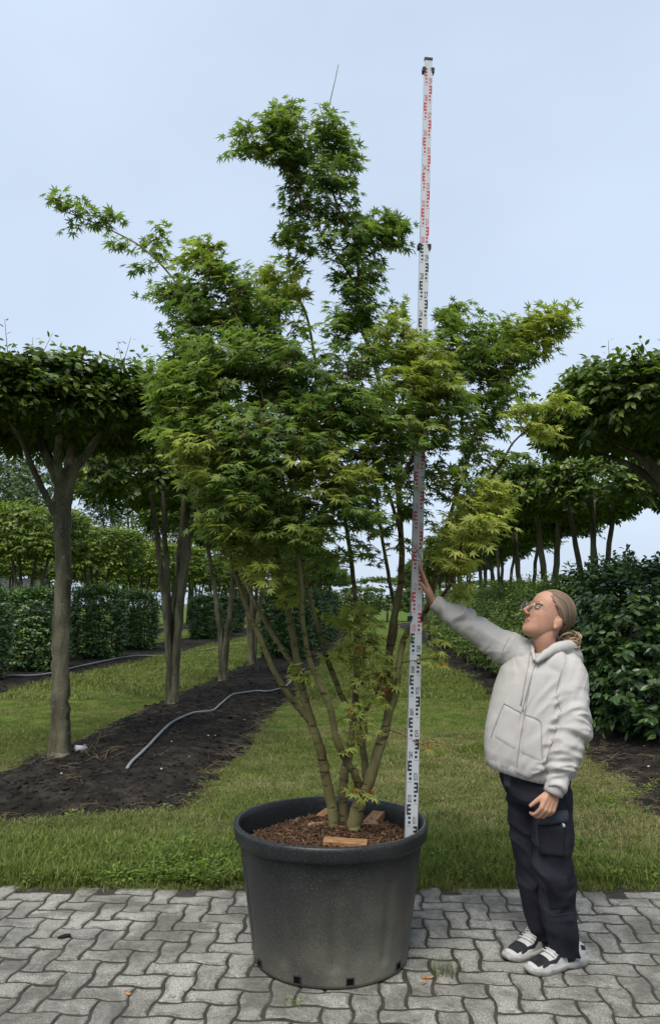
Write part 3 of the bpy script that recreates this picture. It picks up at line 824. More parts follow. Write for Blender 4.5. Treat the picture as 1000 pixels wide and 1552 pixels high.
# foliage clumps (px, py, rx, ry, depth offset, depth radius, sprays, tint index)
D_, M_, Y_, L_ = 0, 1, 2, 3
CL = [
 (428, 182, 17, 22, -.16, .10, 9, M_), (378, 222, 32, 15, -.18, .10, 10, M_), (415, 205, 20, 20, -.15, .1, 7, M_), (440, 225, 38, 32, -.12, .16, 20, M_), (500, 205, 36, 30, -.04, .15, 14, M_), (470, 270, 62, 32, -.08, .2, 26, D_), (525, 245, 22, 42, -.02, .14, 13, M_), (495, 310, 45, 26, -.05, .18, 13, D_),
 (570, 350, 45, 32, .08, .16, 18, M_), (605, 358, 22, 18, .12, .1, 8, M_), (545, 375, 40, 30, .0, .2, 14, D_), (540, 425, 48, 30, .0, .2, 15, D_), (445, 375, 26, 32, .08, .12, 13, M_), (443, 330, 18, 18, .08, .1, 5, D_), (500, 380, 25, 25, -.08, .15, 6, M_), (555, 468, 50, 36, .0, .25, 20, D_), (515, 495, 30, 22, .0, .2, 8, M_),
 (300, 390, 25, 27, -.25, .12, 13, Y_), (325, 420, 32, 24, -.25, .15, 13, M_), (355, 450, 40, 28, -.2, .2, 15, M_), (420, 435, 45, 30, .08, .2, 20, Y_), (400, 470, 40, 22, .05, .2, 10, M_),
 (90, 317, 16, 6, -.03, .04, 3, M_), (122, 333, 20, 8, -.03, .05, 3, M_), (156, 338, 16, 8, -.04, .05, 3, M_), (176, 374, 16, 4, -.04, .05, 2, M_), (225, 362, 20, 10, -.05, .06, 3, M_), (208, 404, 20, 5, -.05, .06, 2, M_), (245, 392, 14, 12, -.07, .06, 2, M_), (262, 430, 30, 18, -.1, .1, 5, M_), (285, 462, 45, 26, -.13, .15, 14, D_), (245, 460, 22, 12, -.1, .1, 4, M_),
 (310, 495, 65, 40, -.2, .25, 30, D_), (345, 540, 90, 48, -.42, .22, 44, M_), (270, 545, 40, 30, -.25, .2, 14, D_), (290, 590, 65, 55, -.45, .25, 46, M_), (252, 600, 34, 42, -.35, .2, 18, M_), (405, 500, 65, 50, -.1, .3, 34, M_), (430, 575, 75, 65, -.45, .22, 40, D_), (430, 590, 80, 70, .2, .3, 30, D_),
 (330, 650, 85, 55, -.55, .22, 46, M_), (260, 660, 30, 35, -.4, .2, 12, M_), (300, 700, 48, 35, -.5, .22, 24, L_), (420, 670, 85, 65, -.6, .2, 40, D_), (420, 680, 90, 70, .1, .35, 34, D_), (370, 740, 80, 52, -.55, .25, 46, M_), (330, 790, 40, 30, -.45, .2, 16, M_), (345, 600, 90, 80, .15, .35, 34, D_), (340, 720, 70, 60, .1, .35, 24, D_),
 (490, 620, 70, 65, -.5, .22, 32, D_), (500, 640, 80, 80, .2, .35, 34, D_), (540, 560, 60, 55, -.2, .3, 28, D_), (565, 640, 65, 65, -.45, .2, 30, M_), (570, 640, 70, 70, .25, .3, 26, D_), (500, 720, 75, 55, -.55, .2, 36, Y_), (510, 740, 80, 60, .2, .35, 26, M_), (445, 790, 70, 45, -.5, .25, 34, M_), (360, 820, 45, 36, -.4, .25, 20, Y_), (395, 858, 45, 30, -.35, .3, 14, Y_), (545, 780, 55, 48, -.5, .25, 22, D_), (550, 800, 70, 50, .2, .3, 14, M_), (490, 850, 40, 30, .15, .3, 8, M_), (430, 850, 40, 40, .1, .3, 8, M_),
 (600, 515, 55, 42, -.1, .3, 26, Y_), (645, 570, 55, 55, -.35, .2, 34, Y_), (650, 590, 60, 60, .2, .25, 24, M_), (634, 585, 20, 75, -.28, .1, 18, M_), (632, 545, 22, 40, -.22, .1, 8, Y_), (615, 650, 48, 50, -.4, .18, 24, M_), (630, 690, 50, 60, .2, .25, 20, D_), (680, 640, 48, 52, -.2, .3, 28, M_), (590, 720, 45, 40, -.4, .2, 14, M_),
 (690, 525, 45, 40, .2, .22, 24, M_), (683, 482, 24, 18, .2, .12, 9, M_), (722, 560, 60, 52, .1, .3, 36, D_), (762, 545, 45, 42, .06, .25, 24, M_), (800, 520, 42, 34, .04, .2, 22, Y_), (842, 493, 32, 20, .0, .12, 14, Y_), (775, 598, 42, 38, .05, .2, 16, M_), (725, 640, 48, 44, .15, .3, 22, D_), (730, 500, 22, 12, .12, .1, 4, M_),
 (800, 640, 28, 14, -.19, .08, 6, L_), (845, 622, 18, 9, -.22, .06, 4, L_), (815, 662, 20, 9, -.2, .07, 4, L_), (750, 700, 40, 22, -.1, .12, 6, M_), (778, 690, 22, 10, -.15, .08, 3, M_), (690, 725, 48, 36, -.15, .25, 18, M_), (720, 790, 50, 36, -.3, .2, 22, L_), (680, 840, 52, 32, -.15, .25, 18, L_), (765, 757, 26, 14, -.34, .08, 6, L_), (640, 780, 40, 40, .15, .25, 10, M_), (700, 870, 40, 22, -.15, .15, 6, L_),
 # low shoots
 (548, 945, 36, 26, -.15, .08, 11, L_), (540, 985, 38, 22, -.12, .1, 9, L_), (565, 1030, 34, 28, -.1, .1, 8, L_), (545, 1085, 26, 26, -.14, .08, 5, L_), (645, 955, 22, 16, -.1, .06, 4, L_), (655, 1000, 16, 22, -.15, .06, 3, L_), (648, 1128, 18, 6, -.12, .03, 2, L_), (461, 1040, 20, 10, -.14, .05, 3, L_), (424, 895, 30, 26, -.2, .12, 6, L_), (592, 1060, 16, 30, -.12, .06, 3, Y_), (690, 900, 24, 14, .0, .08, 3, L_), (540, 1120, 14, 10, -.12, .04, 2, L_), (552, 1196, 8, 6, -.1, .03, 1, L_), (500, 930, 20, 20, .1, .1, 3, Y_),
]
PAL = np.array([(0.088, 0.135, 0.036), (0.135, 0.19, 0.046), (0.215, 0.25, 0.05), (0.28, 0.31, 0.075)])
sp_pts, sp_t, sp_c = [], [], []
for (px, py, rx, ry, dy, rd, k, ti) in CL:
    c = P(px, py, MY + dy); s = (MY + dy) / FPX * 1.02
    k = int(round(k * 1.55))
    u = unit_rand(k) * (rng.uniform(size=(k, 1)) ** 0.45)
    sp_pts.append(c + u * np.array([rx * s, rd, ry * s])); sp_t += [ti] * k; sp_c += [c] * k
sp_pts = np.concatenate(sp_pts); sp_t = np.array(sp_t); sp_c = np.array(sp_c)
d0 = np.array([np.min(np.linalg.norm(node_arr - p, axis=1)) for p in sp_pts])
order = np.argsort(d0)
cap = len(node_arr) + 4 * len(order)
NA = np.zeros((cap, 3)); NA[:len(node_arr)] = node_arr; cnt = len(node_arr)
tw = MB()
LP, LF, LU, LS, LT = [], [], [], [], []
stp0 = np.array([0.380, 3.80, 0.475]); stp1 = stp0 + np.array([.15, 0, 4.05])
for oi_ in order:
    p = sp_pts[oi_]; ti = sp_t[oi_]
    q = NA[:cnt]
    d = np.linalg.norm(q - p, axis=1) + 0.7 * np.maximum(0, q[:, 2] - p[2] + .02) - 0.1 * np.clip(p[2] - q[:, 2], 0, .4)
    j = int(np.argmin(d)); a = q[j]; L = np.linalg.norm(p - a)
    if L < .05: p = p + nrm(p - a + [0, 0, .02]) * .06; L = np.linalg.norm(p - a)
    mid = a * .5 + p * .5 + np.array([0, 0, .10 * L]) + rng.normal(0, .03 * L, 3)
    tt_ = np.linspace(0, 1, 5)[:, None]
    cv = (1 - tt_) ** 2 * a + 2 * tt_ * (1 - tt_) * mid + tt_ ** 2 * p
    r0 = min(.0016 + .008 * L, .0055)
    v, f = tube(cv, np.linspace(r0, .0011, 5), 4, False)
    tw.add(v, f)
    NA[cnt:cnt + 2] = cv[2:4]; cnt += 2
    # a fan of paired leaves along the outer part of the twig
    ax = nrm(cv[-1] - cv[-2]); out = nrm((p - np.array([0.0, MY, p[2]])) * [1, 1, 0] + 1e-6)
    hz_ = nrm(ax * [1, 1, .35] + out * .5 + rng.normal(0, .25, 3))
    side = nrm(np.cross([0, 0, 1], hz_))
    n_n = rng.integers(3, 6); span = min(max(L * .6, .10), .2)
    low = p[2] < 1.5
    for k in range(n_n + 1):
        base_ = p - hz_ * span * (k / n_n) * .9
        for sg in ((-1, 1) if k else (0,)):
            dirv = hz_ * (.55 if k else 1.0) + side * sg * rng.uniform(.7, 1.1) + np.array([0, 0, rng.uniform(-.55, .15)]) + rng.normal(0, .18, 3)
            dirv = nrm(dirv); pet = rng.uniform(.015, .04)
            pos = base_ + dirv * pet
            upv = np.array([0, 0, 1.0]) + out * rng.uniform(-.1, .9) + rng.normal(0, .38, 3)
            LP.append(pos); LF.append(dirv); LU.append(upv)
            sz = rng.uniform(.031, .051) * (0.92 if k == 0 else 1)
            LS.append(sz)
            age = rng.uniform()
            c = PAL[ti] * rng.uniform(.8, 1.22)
            if ti in (D_, M_) and age < .10: c = PAL[2] * rng.uniform(.8, 1.1)
            if low and age < .14: c = np.array(((.35, .12, .03), (.30, .20, .05), (.22, .07, .035))[rng.integers(3)]) * rng.uniform(.6, 1.1)
            c = c * np.array([1 + rng.normal(0, .06), 1, 1])
            LT.append(c)
LP, LF, LU, LS, LT = map(np.array, (LP, LF, LU, LS, LT))
# some leaves are kept off the readable parts of the staff and off the hand and face
qx, qy = project(LP)
sx_ = 622 + (1275 - qy) / 1215 * 27
near_st = (np.abs(qx - sx_) < 24) & (LP[:, 1] < 3.84)
kill = near_st & ((qy > 690) | (qy < 500)) & (rng.uniform(size=len(qy)) < np.where(qy > 950, .62, .93))
kill |= near_st & (qy > 500) & (qy < 690) & (rng.uniform(size=len(qy)) < .08)
kill |= (np.hypot(qx - 642, qy - 890) < 42) & (LP[:, 1] < 3.95)
kill |= (qx > 715) & (qy > 868)
kill |= (qy > 860) & (qy < 1200) & (qx > 440) & (qx < 612) & (rng.uniform(size=len(qy)) < .15)
K = ~kill
LP, LF, LU, LS, LT = LP[K], LF[K], LU[K], LS[K], LT[K]
def palm_leaf(lobes=7):
    ang = {7: [-128, -82, -41, 0, 41, 82, 128], 5: [-95, -48, 0, 48, 95]}[lobes]
    ln = {7: [.46, .78, .96, 1.05, .96, .78, .46], 5: [.55, .88, 1.05, .88, .55]}[lobes]
    V = [(0, 0, 0)]; F = []
    nt = []
    full = [ang[0] - 30] + [(ang[i] + ang[i + 1]) / 2 for i in range(lobes - 1)] + [ang[-1] + 30]
    for i, a in enumerate(full):
        r = .30 if 0 < i < lobes else .10
        V.append((r * math.cos(R_(a)), r * math.sin(R_(a)), .02)); nt.append(len(V) - 1)
    for i, (a, L) in enumerate(zip(ang, ln)):
        z = -.22 * L * L
        w = 10 if L > .6 else 13
        sl = len(V); rr = L * .56
        V += [(rr * math.cos(R_(a - w)), rr * math.sin(R_(a - w)), z * .3), (L * math.cos(R_(a)), L * math.sin(R_(a)), z), (rr * math.cos(R_(a + w)), rr * math.sin(R_(a + w)), z * .3)]
        F += [[0, nt[i], sl], [0, sl, sl + 1], [0, sl + 1, sl + 2], [0, sl + 2, nt[i + 1]]]
    return np.array(V), np.array(F)
LV, LFc = palm_leaf(7)
FR = frames_from(LF, LU)
# the three hundred leaves that show largest are objects of their own
view = nrm(LP - np.array([0, 0, CAM_H]))
show = np.abs(np.sum(FR[:, :, 2] * view, 1)) * LS ** 2 / np.sum(LP ** 2, 1)
ctr = np.array([0.0, MY, 2.4])
qx, qy = project(LP)
# openness: few other leaves in front in the same screen cell
cellid = (qx // 14).astype(int) * 1000 + (qy // 14).astype(int)
front = np.lexsort((LP[:, 1], cellid)); first = np.ones(len(LP), bool); first[front[1:]] = cellid[front[1:]] != cellid[front[:-1]]
inside = (qx > 5) & (qx < 995) & (qy > 5)
rank = np.argsort(-(show * first * inside))
hero = np.zeros(len(LP), bool); hero[rank[:300]] = True
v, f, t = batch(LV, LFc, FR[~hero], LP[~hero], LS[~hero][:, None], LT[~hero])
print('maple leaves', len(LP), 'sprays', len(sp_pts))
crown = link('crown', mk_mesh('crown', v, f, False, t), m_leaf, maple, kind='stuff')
v, f = np.array(tw.v), tw.f
link('twigs', mk_mesh('twigs', v, f, True), m_twig, maple, kind='stuff')
tone = np.argmin(np.linalg.norm(LT[hero][:, None, :] - PAL[None], axis=2), axis=1)
hm = [mk_mesh('leaf', LV, LFc, False, np.tile(p, (len(LV), 1))) for p in PAL]
for i, g in enumerate(np.where(hero)[0]):
    o = link('leaf', hm[tone[i]], m_leaf, maple)
    M4 = Matrix([[*map(float, FR[g][r] * LS[g]), float(LP[g][r])] for r in range(3)] + [[0, 0, 0, 1]])
    o.matrix_basis = M4
# ================================================================ clipped trees, hedges, background
OV = np.array([[0, 0, 0], [.30, .20, .035], [.30, -.20, .035], [.66, .19, .02], [.66, -.19, .02], [1, 0, -.10], [.32, 0, -.01], [.66, 0, -.03]])
OF = np.array([[0, 6, 1], [0, 2, 6], [6, 7, 3], [6, 3, 1], [6, 2, 4], [6, 4, 7], [7, 5, 3], [7, 4, 5]])
OF4 = np.array([[0, 5, 3], [0, 3, 1], [0, 2, 4], [0, 4, 5]])
m_hleaf = leaf_mat('hornbeam_leaf', 0.30, 0.45, 0.4, (1.3, 1.5, 0.7))
m_lleaf = leaf_mat('laurel_leaf', 0.12, 0.33, 0.5, (1.2, 1.3, 0.7))
m_trunk = mat('grey_trunk', rough=0.9, spec=0.15)
n, l, bs = nodes(m_trunk)
b0 = noise_col(m_trunk, [(0.3, (0.065, 0.058, 0.036)), (0.55, (0.13, 0.118, 0.075)), (0.75, (0.19, 0.18, 0.115))], 5, 8, mapscale=(1.6, 1.6, .5))
lc = noise_col(m_trunk, [(0.62, (0, 0, 0)), (0.68, (.8, .8, .8))], 34, 4)
dk = noise_col(m_trunk, [(0.36, (.42, .42, .42)), (0.55, (1, 1, 1))], 3.2, 6, mapscale=(2, 2, .35))
c1 = mixc(m_trunk, 1.0, b0.outputs['Color'], dk.outputs['Color'], 'MULTIPLY')
l.new(mixc(m_trunk, lc.outputs['Color'], c1, (0.2, 0.21, 0.16)), bs.inputs['Base Color'])
bump(m_trunk, dk.outputs['Color'], 0.5, 0.02)

def shoot_leaves(B, D, L, K, leaf, pal, droop=0.35, upb=0.8, spread=1.0, outv=None):
    """K leaves along each shoot B + t*D*L"""
    n_ = len(B); k = np.tile(np.arange(K), n_); B = np.repeat(B, K, 0); D = np.repeat(D, K, 0); L = np.repeat(L, K)
    t = (k + .5) / K
    side = nrm(np.cross(D, np.array([0.13, .21, 1.0]))) * np.where(k % 2 == 0, 1, -1)[:, None]
    N = len(B)
    fw = nrm(D * .55 + side * spread * rng.uniform(.5, 1.1, (N, 1)) + rng.normal(0, .22, (N, 3)) + np.array([0, 0, -1]) * droop * rng.uniform(.2, 1.4, (N, 1)))
    up = np.array([0, 0, 1.0]) * upb + rng.normal(0, .35, (N, 3))
    if outv is not None: up = up + np.repeat(outv, K, 0) * rng.uniform(.2, 1.0, (N, 1))
    T = B + D * (L * t)[:, None] + fw * .02
    S = leaf * rng.uniform(.7, 1.2, N) * (1.0 - .25 * t)
    tint = pal[rng.integers(0, len(pal), N)] * rng.uniform(.8, 1.2, (N, 1))
    young = (t > .75)[:, None] & (rng.uniform(size=(N, 1)) < .5)
    tint = np.where(young, tint * np.array([1.9, 1.55, 1.2]), tint)
    return T, frames_from(fw, up), S, tint
def foliage(parent, data, mat_, name='crown', heroes=0, faces=OF):
    T, Rm, S, tint = (np.concatenate([d[i] for d in data]) for i in range(4))
    hero = np.zeros(len(T), bool)
    if heroes:
        W = T if parent.type != 'EMPTY' else T
        qx, qy = project(W); view_ = nrm(W - np.array([0, 0, CAM_H]))
        show_ = np.abs(np.sum(Rm[:, :, 2] * view_, 1)) * S ** 2 / np.sum((W - [0, 0, CAM_H]) ** 2, 1)
        cid = (qx // 11).astype(int) * 2000 + (qy // 11).astype(int)
        od = np.lexsort((np.linalg.norm(W, axis=1), cid)); fst = np.ones(len(T), bool); fst[od[1:]] = cid[od[1:]] != cid[od[:-1]]
        ok = fst & (qx > 2) & (qx < 998) & (qy > 2) & (qy < 1550) & (W[:, 1] > 1)
        rk = np.argsort(-(show_ * ok)); rk = rk[:min(heroes, int(ok.sum()))]; hero[rk] = True
        pal_ = [np.quantile(tint, q, axis=0) for q in (.15, .4, .65, .9)]
        hm_ = [mk_mesh('leaf', OV, OF, False, np.tile(p, (len(OV), 1))) for p in pal_]
        for g in rk:
            o = link('leaf', hm_[int(np.argmin([np.linalg.norm(tint[g] - p) for p in pal_]))], mat_, parent)
            o.matrix_basis = Matrix([[*map(float, Rm[g][r] * S[g]), float(T[g][r])] for r in range(3)] + [[0, 0, 0, 1]])
    used = OV if faces is OF else OV[:6]
    v, f, t = batch(used, faces, Rm[~hero], T[~hero], S[~hero][:, None], tint[~hero])
    return link(name, mk_mesh(name, v, f, False, t), mat_, parent, kind='stuff')

HP = np.array([(0.076, 0.118, 0.02), (0.098, 0.145, 0.026), (0.056, 0.092, 0.017)])
HPL = np.array([(0.12, 0.175, 0.024), (0.095, 0.145, 0.022), (0.15, 0.20, 0.032)])
def sup(th, e=3.2):
    return (np.abs(np.cos(th)) ** e + np.abs(np.sin(th)) ** e) ** (-1 / e)
def umbrella_crown(c, R, z0, z1, ns, K, leaf, pal, tops=1.0):
    out = []
    c = np.array([c[0], c[1], 0.0]); T = z1 - z0
    def plan(n_, lo, hi):
        th = rng.uniform(0, 2 * math.pi, n_); r = R * sup(th) * (1 + .07 * np.sin(3 * th + 1.3) + .05 * np.sin(7 * th)) * rng.uniform(lo, hi, n_) ** .5
        return th, r
    # sides
    n_ = int(ns * .34); th, r = plan(n_, .72, 1.0); z = rng.uniform(z0 - .02, z1, n_)
    r = r * (1 - .16 * ((z - (z0 + .6 * T)) / T) ** 2)
    o = np.stack([np.cos(th), np.sin(th), 0 * th], -1); B = c + o * r[:, None] * .93 + np.stack([0 * z, 0 * z, z], -1)
    D = nrm(o + np.stack([rng.normal(0, .4, n_), rng.normal(0, .4, n_), rng.uniform(-.75, .35, n_)], -1))
    out.append(shoot_leaves(B, D, rng.uniform(.15, .33, n_), K, leaf, pal, .5, .5, outv=o))
    # top
    n_ = int(ns * .30 * tops); th, r = plan(n_, 0, 1); o = np.stack([np.cos(th), np.sin(th), 0 * th], -1)
    z = z1 - .10 * (r / R) ** 2 - rng.uniform(0, .22, n_) + .07 * vnoise(c[0] + r * np.cos(th) * 1.6, c[1] + r * np.sin(th) * 1.6, 3)
    B = c + o * r[:, None] + np.stack([0 * z, 0 * z, z], -1)
    D = nrm(o * .6 + np.stack([rng.normal(0, .5, n_), rng.normal(0, .5, n_), rng.uniform(.1, .9, n_)], -1))
    out.append(shoot_leaves(B, D, rng.uniform(.12, .3, n_), K, leaf, pal, .3, .9))
    # long new shoots standing up from the top
    n_ = int(ns * .035 * tops); th, r = plan(n_, 0, .9); o = np.stack([np.cos(th), np.sin(th), 0 * th], -1)
    B = c + o * r[:, None] + np.array([0, 0, z1 - .05]); D = nrm(o * .3 + np.stack([rng.normal(0, .3, n_), rng.normal(0, .3, n_), np.ones(n_)], -1))
    Ls = rng.uniform(.16, .36, n_); umbrella_crown.shoots = (B, D, Ls)
    out.append(shoot_leaves(B, D, Ls, max(6, K // 2), leaf * .7, pal * 1.5, .2, .8))
    # inside and underside
    n_ = int(ns * .42); th, r = plan(n_, 0, .92); o = np.stack([np.cos(th), np.sin(th), 0 * th], -1)
    z = z0 + .02 + rng.uniform(0, .8, n_) ** 1.5 * T + .05 * (r / R) ** 2
    B = c + o * r[:, None] + np.stack([0 * z, 0 * z, z], -1); D = nrm(o * .8 + rng.normal(0, .5, (n_, 3)) * [1, 1, .4])
    out.append(shoot_leaves(B, D, rng.uniform(.15, .35, n_), K, leaf * 1.05, pal, .35, .9))
    return out
def shoot_twigs(parent):
    mb_ = MB()
    for b_, d_, l_ in zip(*umbrella_crown.shoots): mb_.tube([b_ - d_ * .15, b_ + d_ * l_ * .5, b_ + d_ * l_], [.004, .003, .0015], 4, False)
    link('young_shoots', mb_.mesh('young_shoots', True), m_twig, parent, kind='stuff')
def stems(parent, base, spec, zc, R, limbs, bark, seed=0):
    """spec: list of stems [(dx, dy, z, radius)...] relative to base; each a part; limbs fan into the crown"""
    r_ = np.random.default_rng(seed)
    for pts in spec:
        q = spline(np.array(pts, float), 6); q[1:-1, :2] += r_.normal(0, .008, (len(q) - 2, 2))
        q[:, :3] += np.array(base)
        v, f = tube(q[:, :3], q[:, 3], 14, True, .018)
        link('trunk', mk_mesh('trunk', v, f, True), bark, parent)
        top = q[-1]
        for k in range(limbs):
            a = r_.uniform(0, 6.28); e = R * r_.uniform(.35, .8)
            end = np.array([base[0] + math.cos(a) * e, base[1] + math.sin(a) * e, base[2] + zc + r_.uniform(.0, .4)])
            mid = top[:3] * .55 + end * .45 + [0, 0, .10]
            lq = spline(np.array([[*top[:3] - [0, 0, .05], top[3] * .8], [*mid, top[3] * .5], [*end, .008]]), 5)
            v, f = tube(lq[:, :3], lq[:, 3], 7, False)
            link('limb', mk_mesh('limb', v, f, True), bark, parent)

# ---- near tree beside the hose bed
t1 = G(90, 1157); b1 = np.array([t1[0], t1[1], float(soil_height(t1[0], t1[1])) - .03])
near_l = thing('umbrella_tree', b1, 'single-trunk tree with flat clipped crown at the paving end of the hose bed', 'tree')
def rel(px, py, dy=0.0, b=b1):
    return P(px, py, b[1] + dy) - b
sp1 = [[(0, 0, -.03, .155), (0.0, 0, .06, .118), (*rel(92, 1095), .098), (*rel(92, 1030), .090), (*rel(93, 960), .088), (*rel(96, 860), .084), (*rel(96, 790), .085), (*rel(97, 742), .10)]]
stems(near_l, b1, sp1, 3.0, 1.2, 0, m_trunk, 2)
for lb in ([(97, 750, 0, .075), (83, 718, .1, .05), (68, 688, .2, .045), (55, 640, .3, .03)], [(98, 750, 0, .07), (88, 700, -.2, .045), (90, 660, -.5, .035)],
           [(100, 752, 0, .075), (112, 715, 0, .052), (132, 688, .1, .045), (160, 645, .2, .03)], [(98, 745, 0, .06), (106, 700, .3, .05), (112, 650, .6, .035)],
           [(90, 815, -.03, .035), (85, 790, -.05, .036), (76, 764, -.06, .035), (52, 714, -.05, .032), (35, 672, .0, .028), (10, 630, .0, .02)], [(97, 745, 0, .05), (80, 700, .4, .035), (60, 655, .8, .03)]):
    q = spline(np.array([[*(rel(a, b_, c) + b1), d] for a, b_, c, d in lb]), 6); v, f = tube(q[:, :3], q[:, 3], 9, True, .04)
    link('limb', mk_mesh('limb', v, f, True), m_trunk, near_l)
foliage(near_l, umbrella_crown((b1[0] - .12, b1[1] + .05), 1.25, 3.55, 3.98, 2000, 12, .118, HP), m_hleaf, heroes=300); shoot_twigs(near_l)

# ---- right-hand near tree (its trunk stands behind the laurel hedge, out of the picture)
b2 = np.array([3.85, 8.45, 0.05])
near_r = thing('umbrella_tree', b2, 'flat-crowned clipped tree overhanging the laurel hedge from outside the picture edge', 'tree')
stems(near_r, b2, [[(0, 0, -.05, .14), (.02, 0, .4, .10), (0, .03, 1.6, .09), (.03, 0, 2.7, .09)]], 3.4, 1.4, 6, m_trunk, 4)
foliage(near_r, umbrella_crown((b2[0] + .05, b2[1]), 1.42, 3.55, 4.03, 2300, 12, .118, HP), m_hleaf, heroes=300); shoot_twigs(near_r)

# ---- multi-stemmed prototypes, then copies along the rows
def multi_spec(seed, ns_, hgt, spread, rad):
    r_ = np.random.default_rng(seed); out = []
    for k in range(ns_):
        a = 6.28 * k / ns_ + r_.uniform(-.4, .4); s = spread * r_.uniform(.6, 1.1); dx, dy = math.cos(a), math.sin(a)
        z1 = r_.uniform(.5, .9)
        out.append([(dx * .03, dy * .03, -.06, rad * 1.45), (dx * .04, dy * .04, .15, rad * 1.1), (dx * .07, dy * .07, z1, rad), (dx * s * .45, dy * s * .45, hgt * .55, rad * .8), (dx * s, dy * s, hgt, rad * .62)])
    return out
def proto_tree(seed, ns_, R, z0, z1, nsh, leaf, pal, spread=.55, rad=.06, bark=m_trunk, tops=1.0):
    t = thing('umbrella_tree', (0, 0, 0), 'x', 'tree')
    stems(t, (0, 0, 0), multi_spec(seed, ns_, z0 + .1, spread, rad), z0 + .1, R, 2, bark, seed)
    foliage(t, umbrella_crown((0, 0), R, z0, z1, nsh, 10, leaf, pal, tops), m_hleaf)
    return t
pA = proto_tree(31, 5, 1.5, 3.28, 3.85, 1500, .13, HP)
pB = proto_tree(32, 3, 1.5, 3.25, 3.85, 1500, .13, HP, .5)
pC = proto_tree(33, 4, 1.35, 3.0, 4.2, 1300, .15, HPL, .6, .06)
pD = proto_tree(34, 2, 1.5, 3.28, 3.88, 1500, .14, HP, .25, .085)
ORD = ['second', 'third', 'fourth', 'fifth', 'sixth', 'seventh', 'eighth', 'ninth', 'tenth', 'eleventh', 'twelfth', 'thirteenth', 'fourteenth']
used_proto = set()
def put_tree(pr, x, y, rz, sc, label, group):
    z = float(soil_height(x, y)) - .02
    if pr.name in used_proto:
        o = copy_tree(pr, (x, y, z), rz, sc, label)
    else:
        used_proto.add(pr.name); o = pr
        o.location = (x, y, z); o.rotation_euler = (0, 0, rz); o.scale = (sc,) * 3; o['label'] = label
    o['group'] = group
    return o
near_l['group'] = 'clipped trees along the hose bed'; near_r['group'] = 'clipped trees behind the laurel hedge'
for k, (px, py, pr) in enumerate([(260, 1077, pA), (338, 1037, pB), (383, 1012, pA)]):
    g = G(px, py); put_tree(pr, g[0], g[1], [0.3, 1.1, 2.3][k], 1.0, 'multi-stemmed clipped tree, %s of the hose bed row counted from the paving' % ORD[k], 'clipped trees along the hose bed')
for k in range(9):
    y = 25.8 + 4.4 * k; put_tree([pB, pA, pD][k % 3], -2.81 + .052 * (y - 8.26) + random.uniform(-.1, .1), y, random.uniform(0, 6), random.uniform(.97, 1.04),
        'distant clipped tree, %s of the hose bed row counted from the paving' % ORD[k + 3], 'clipped trees along the hose bed')
for k, (x, y, pr, rz) in enumerate([(4.33, 12.7, pA, .8), (4.47, 15.8, pD, 0.1), (4.62, 18.4, pB, 2.0), (4.75, 21.6, pA, 2.6), (5.0, 25.5, pD, 1), (5.2, 29.5, pB, 3), (5.4, 33.5, pA, 4), (5.6, 37.5, pB, 5), (5.8, 42, pD, .4), (6.0, 46.5, pA, .9), (6.3, 51, pB, .3), (6.5, 56, pA, 0), (6.8, 61, pB, 0)]):
    put_tree(pr, x, y, rz, random.uniform(.97, 1.03), 'flat-crowned tree rising behind the shrubs, %s of the row from the laurel hedge' % ORD[k], 'clipped trees behind the laurel hedge')
for k in range(8):
    y = 20.6 + 5.0 * k; put_tree(pC, -9.1 + .052 * y, y, random.uniform(0, 6), random.uniform(.95, 1.06),
        'light green clipped tree, %s of the row standing among the clipped hedge blocks' % (['first'] + ORD)[k], 'light green clipped trees among the hedge blocks')
for k in range(7):
    y = 27 + 5.0 * k; put_tree(pC, -14.9 + .052 * y, y, random.uniform(0, 6), random.uniform(.9, 1.02),
        'small light green clipped tree, %s of the row beyond the hedge blocks' % (['first'] + ORD)[k], 'light green clipped trees beyond the hedge blocks')

# ---- hedges and shrubs
LPAL = np.array([(0.046, 0.092, 0.022), (0.064, 0.12, 0.027), (0.036, 0.072, 0.019)])
SPAL = np.array([(0.11, 0.17, 0.045), (0.09, 0.14, 0.04), (0.13, 0.19, 0.06)])
def box_foliage(c, size, ns, K, leaf, pal, e=4.0, depth=.3, fringe=.12, droop=.3, lift=.25):
    """shoots through the outer shell of a rounded block standing on the ground"""
    sx__, sy__, sz__ = size; out = []
    n_ = ns
    d = unit_rand(n_); d[:, 2] = d[:, 2] * 1.0
    k = (np.abs(d[:, 0]) ** e + np.abs(d[:, 1]) ** e + np.abs(d[:, 2]) ** e) ** (-1 / e)
    ip = (rng.uniform(size=n_) ** .8)
    s = 1 - depth * ip
    wob = 1 + .06 * vnoise(d[:, 0] * 3 + c[0], d[:, 2] * 3 + d[:, 1] * 2 + c[1], 12, 3)
    p = d * (k * s * wob)[:, None] * np.array([sx__ / 2, sy__ / 2, sz__ / 2]); ok = p[:, 2] > -sz__ / 2 + .03
    p, d, ip = p[ok], d[ok], ip[ok]
    o = nrm(p / np.array([sx__, sy__, sz__]) ** 2 * (np.abs(p) ** (e - 2) + 1e-6))
    B = p + np.array([c[0], c[1], c[2] + sz__ / 2])
    D = nrm(o + np.array([0, 0, lift]) + rng.normal(0, .45, p.shape))
    out.append(shoot_leaves(B, D, rng.uniform(.1, .26, len(B)), K, leaf, pal, droop, .5, outv=o))
    n_ = int(ns * fringe)
    B = np.stack([rng.uniform(-.46, .46, n_) * sx__, rng.uniform(-.46, .46, n_) * sy__, np.full(n_, sz__ * .93) + rng.uniform(-.1, .05, n_)], -1) + np.array(c)
    D = nrm(rng.normal(0, .35, (n_, 3)) + [0, 0, 1]); out.append(shoot_leaves(B, D, rng.uniform(.15, .36, n_), K, leaf * .8, pal * 1.35, .1, .6))
    return out
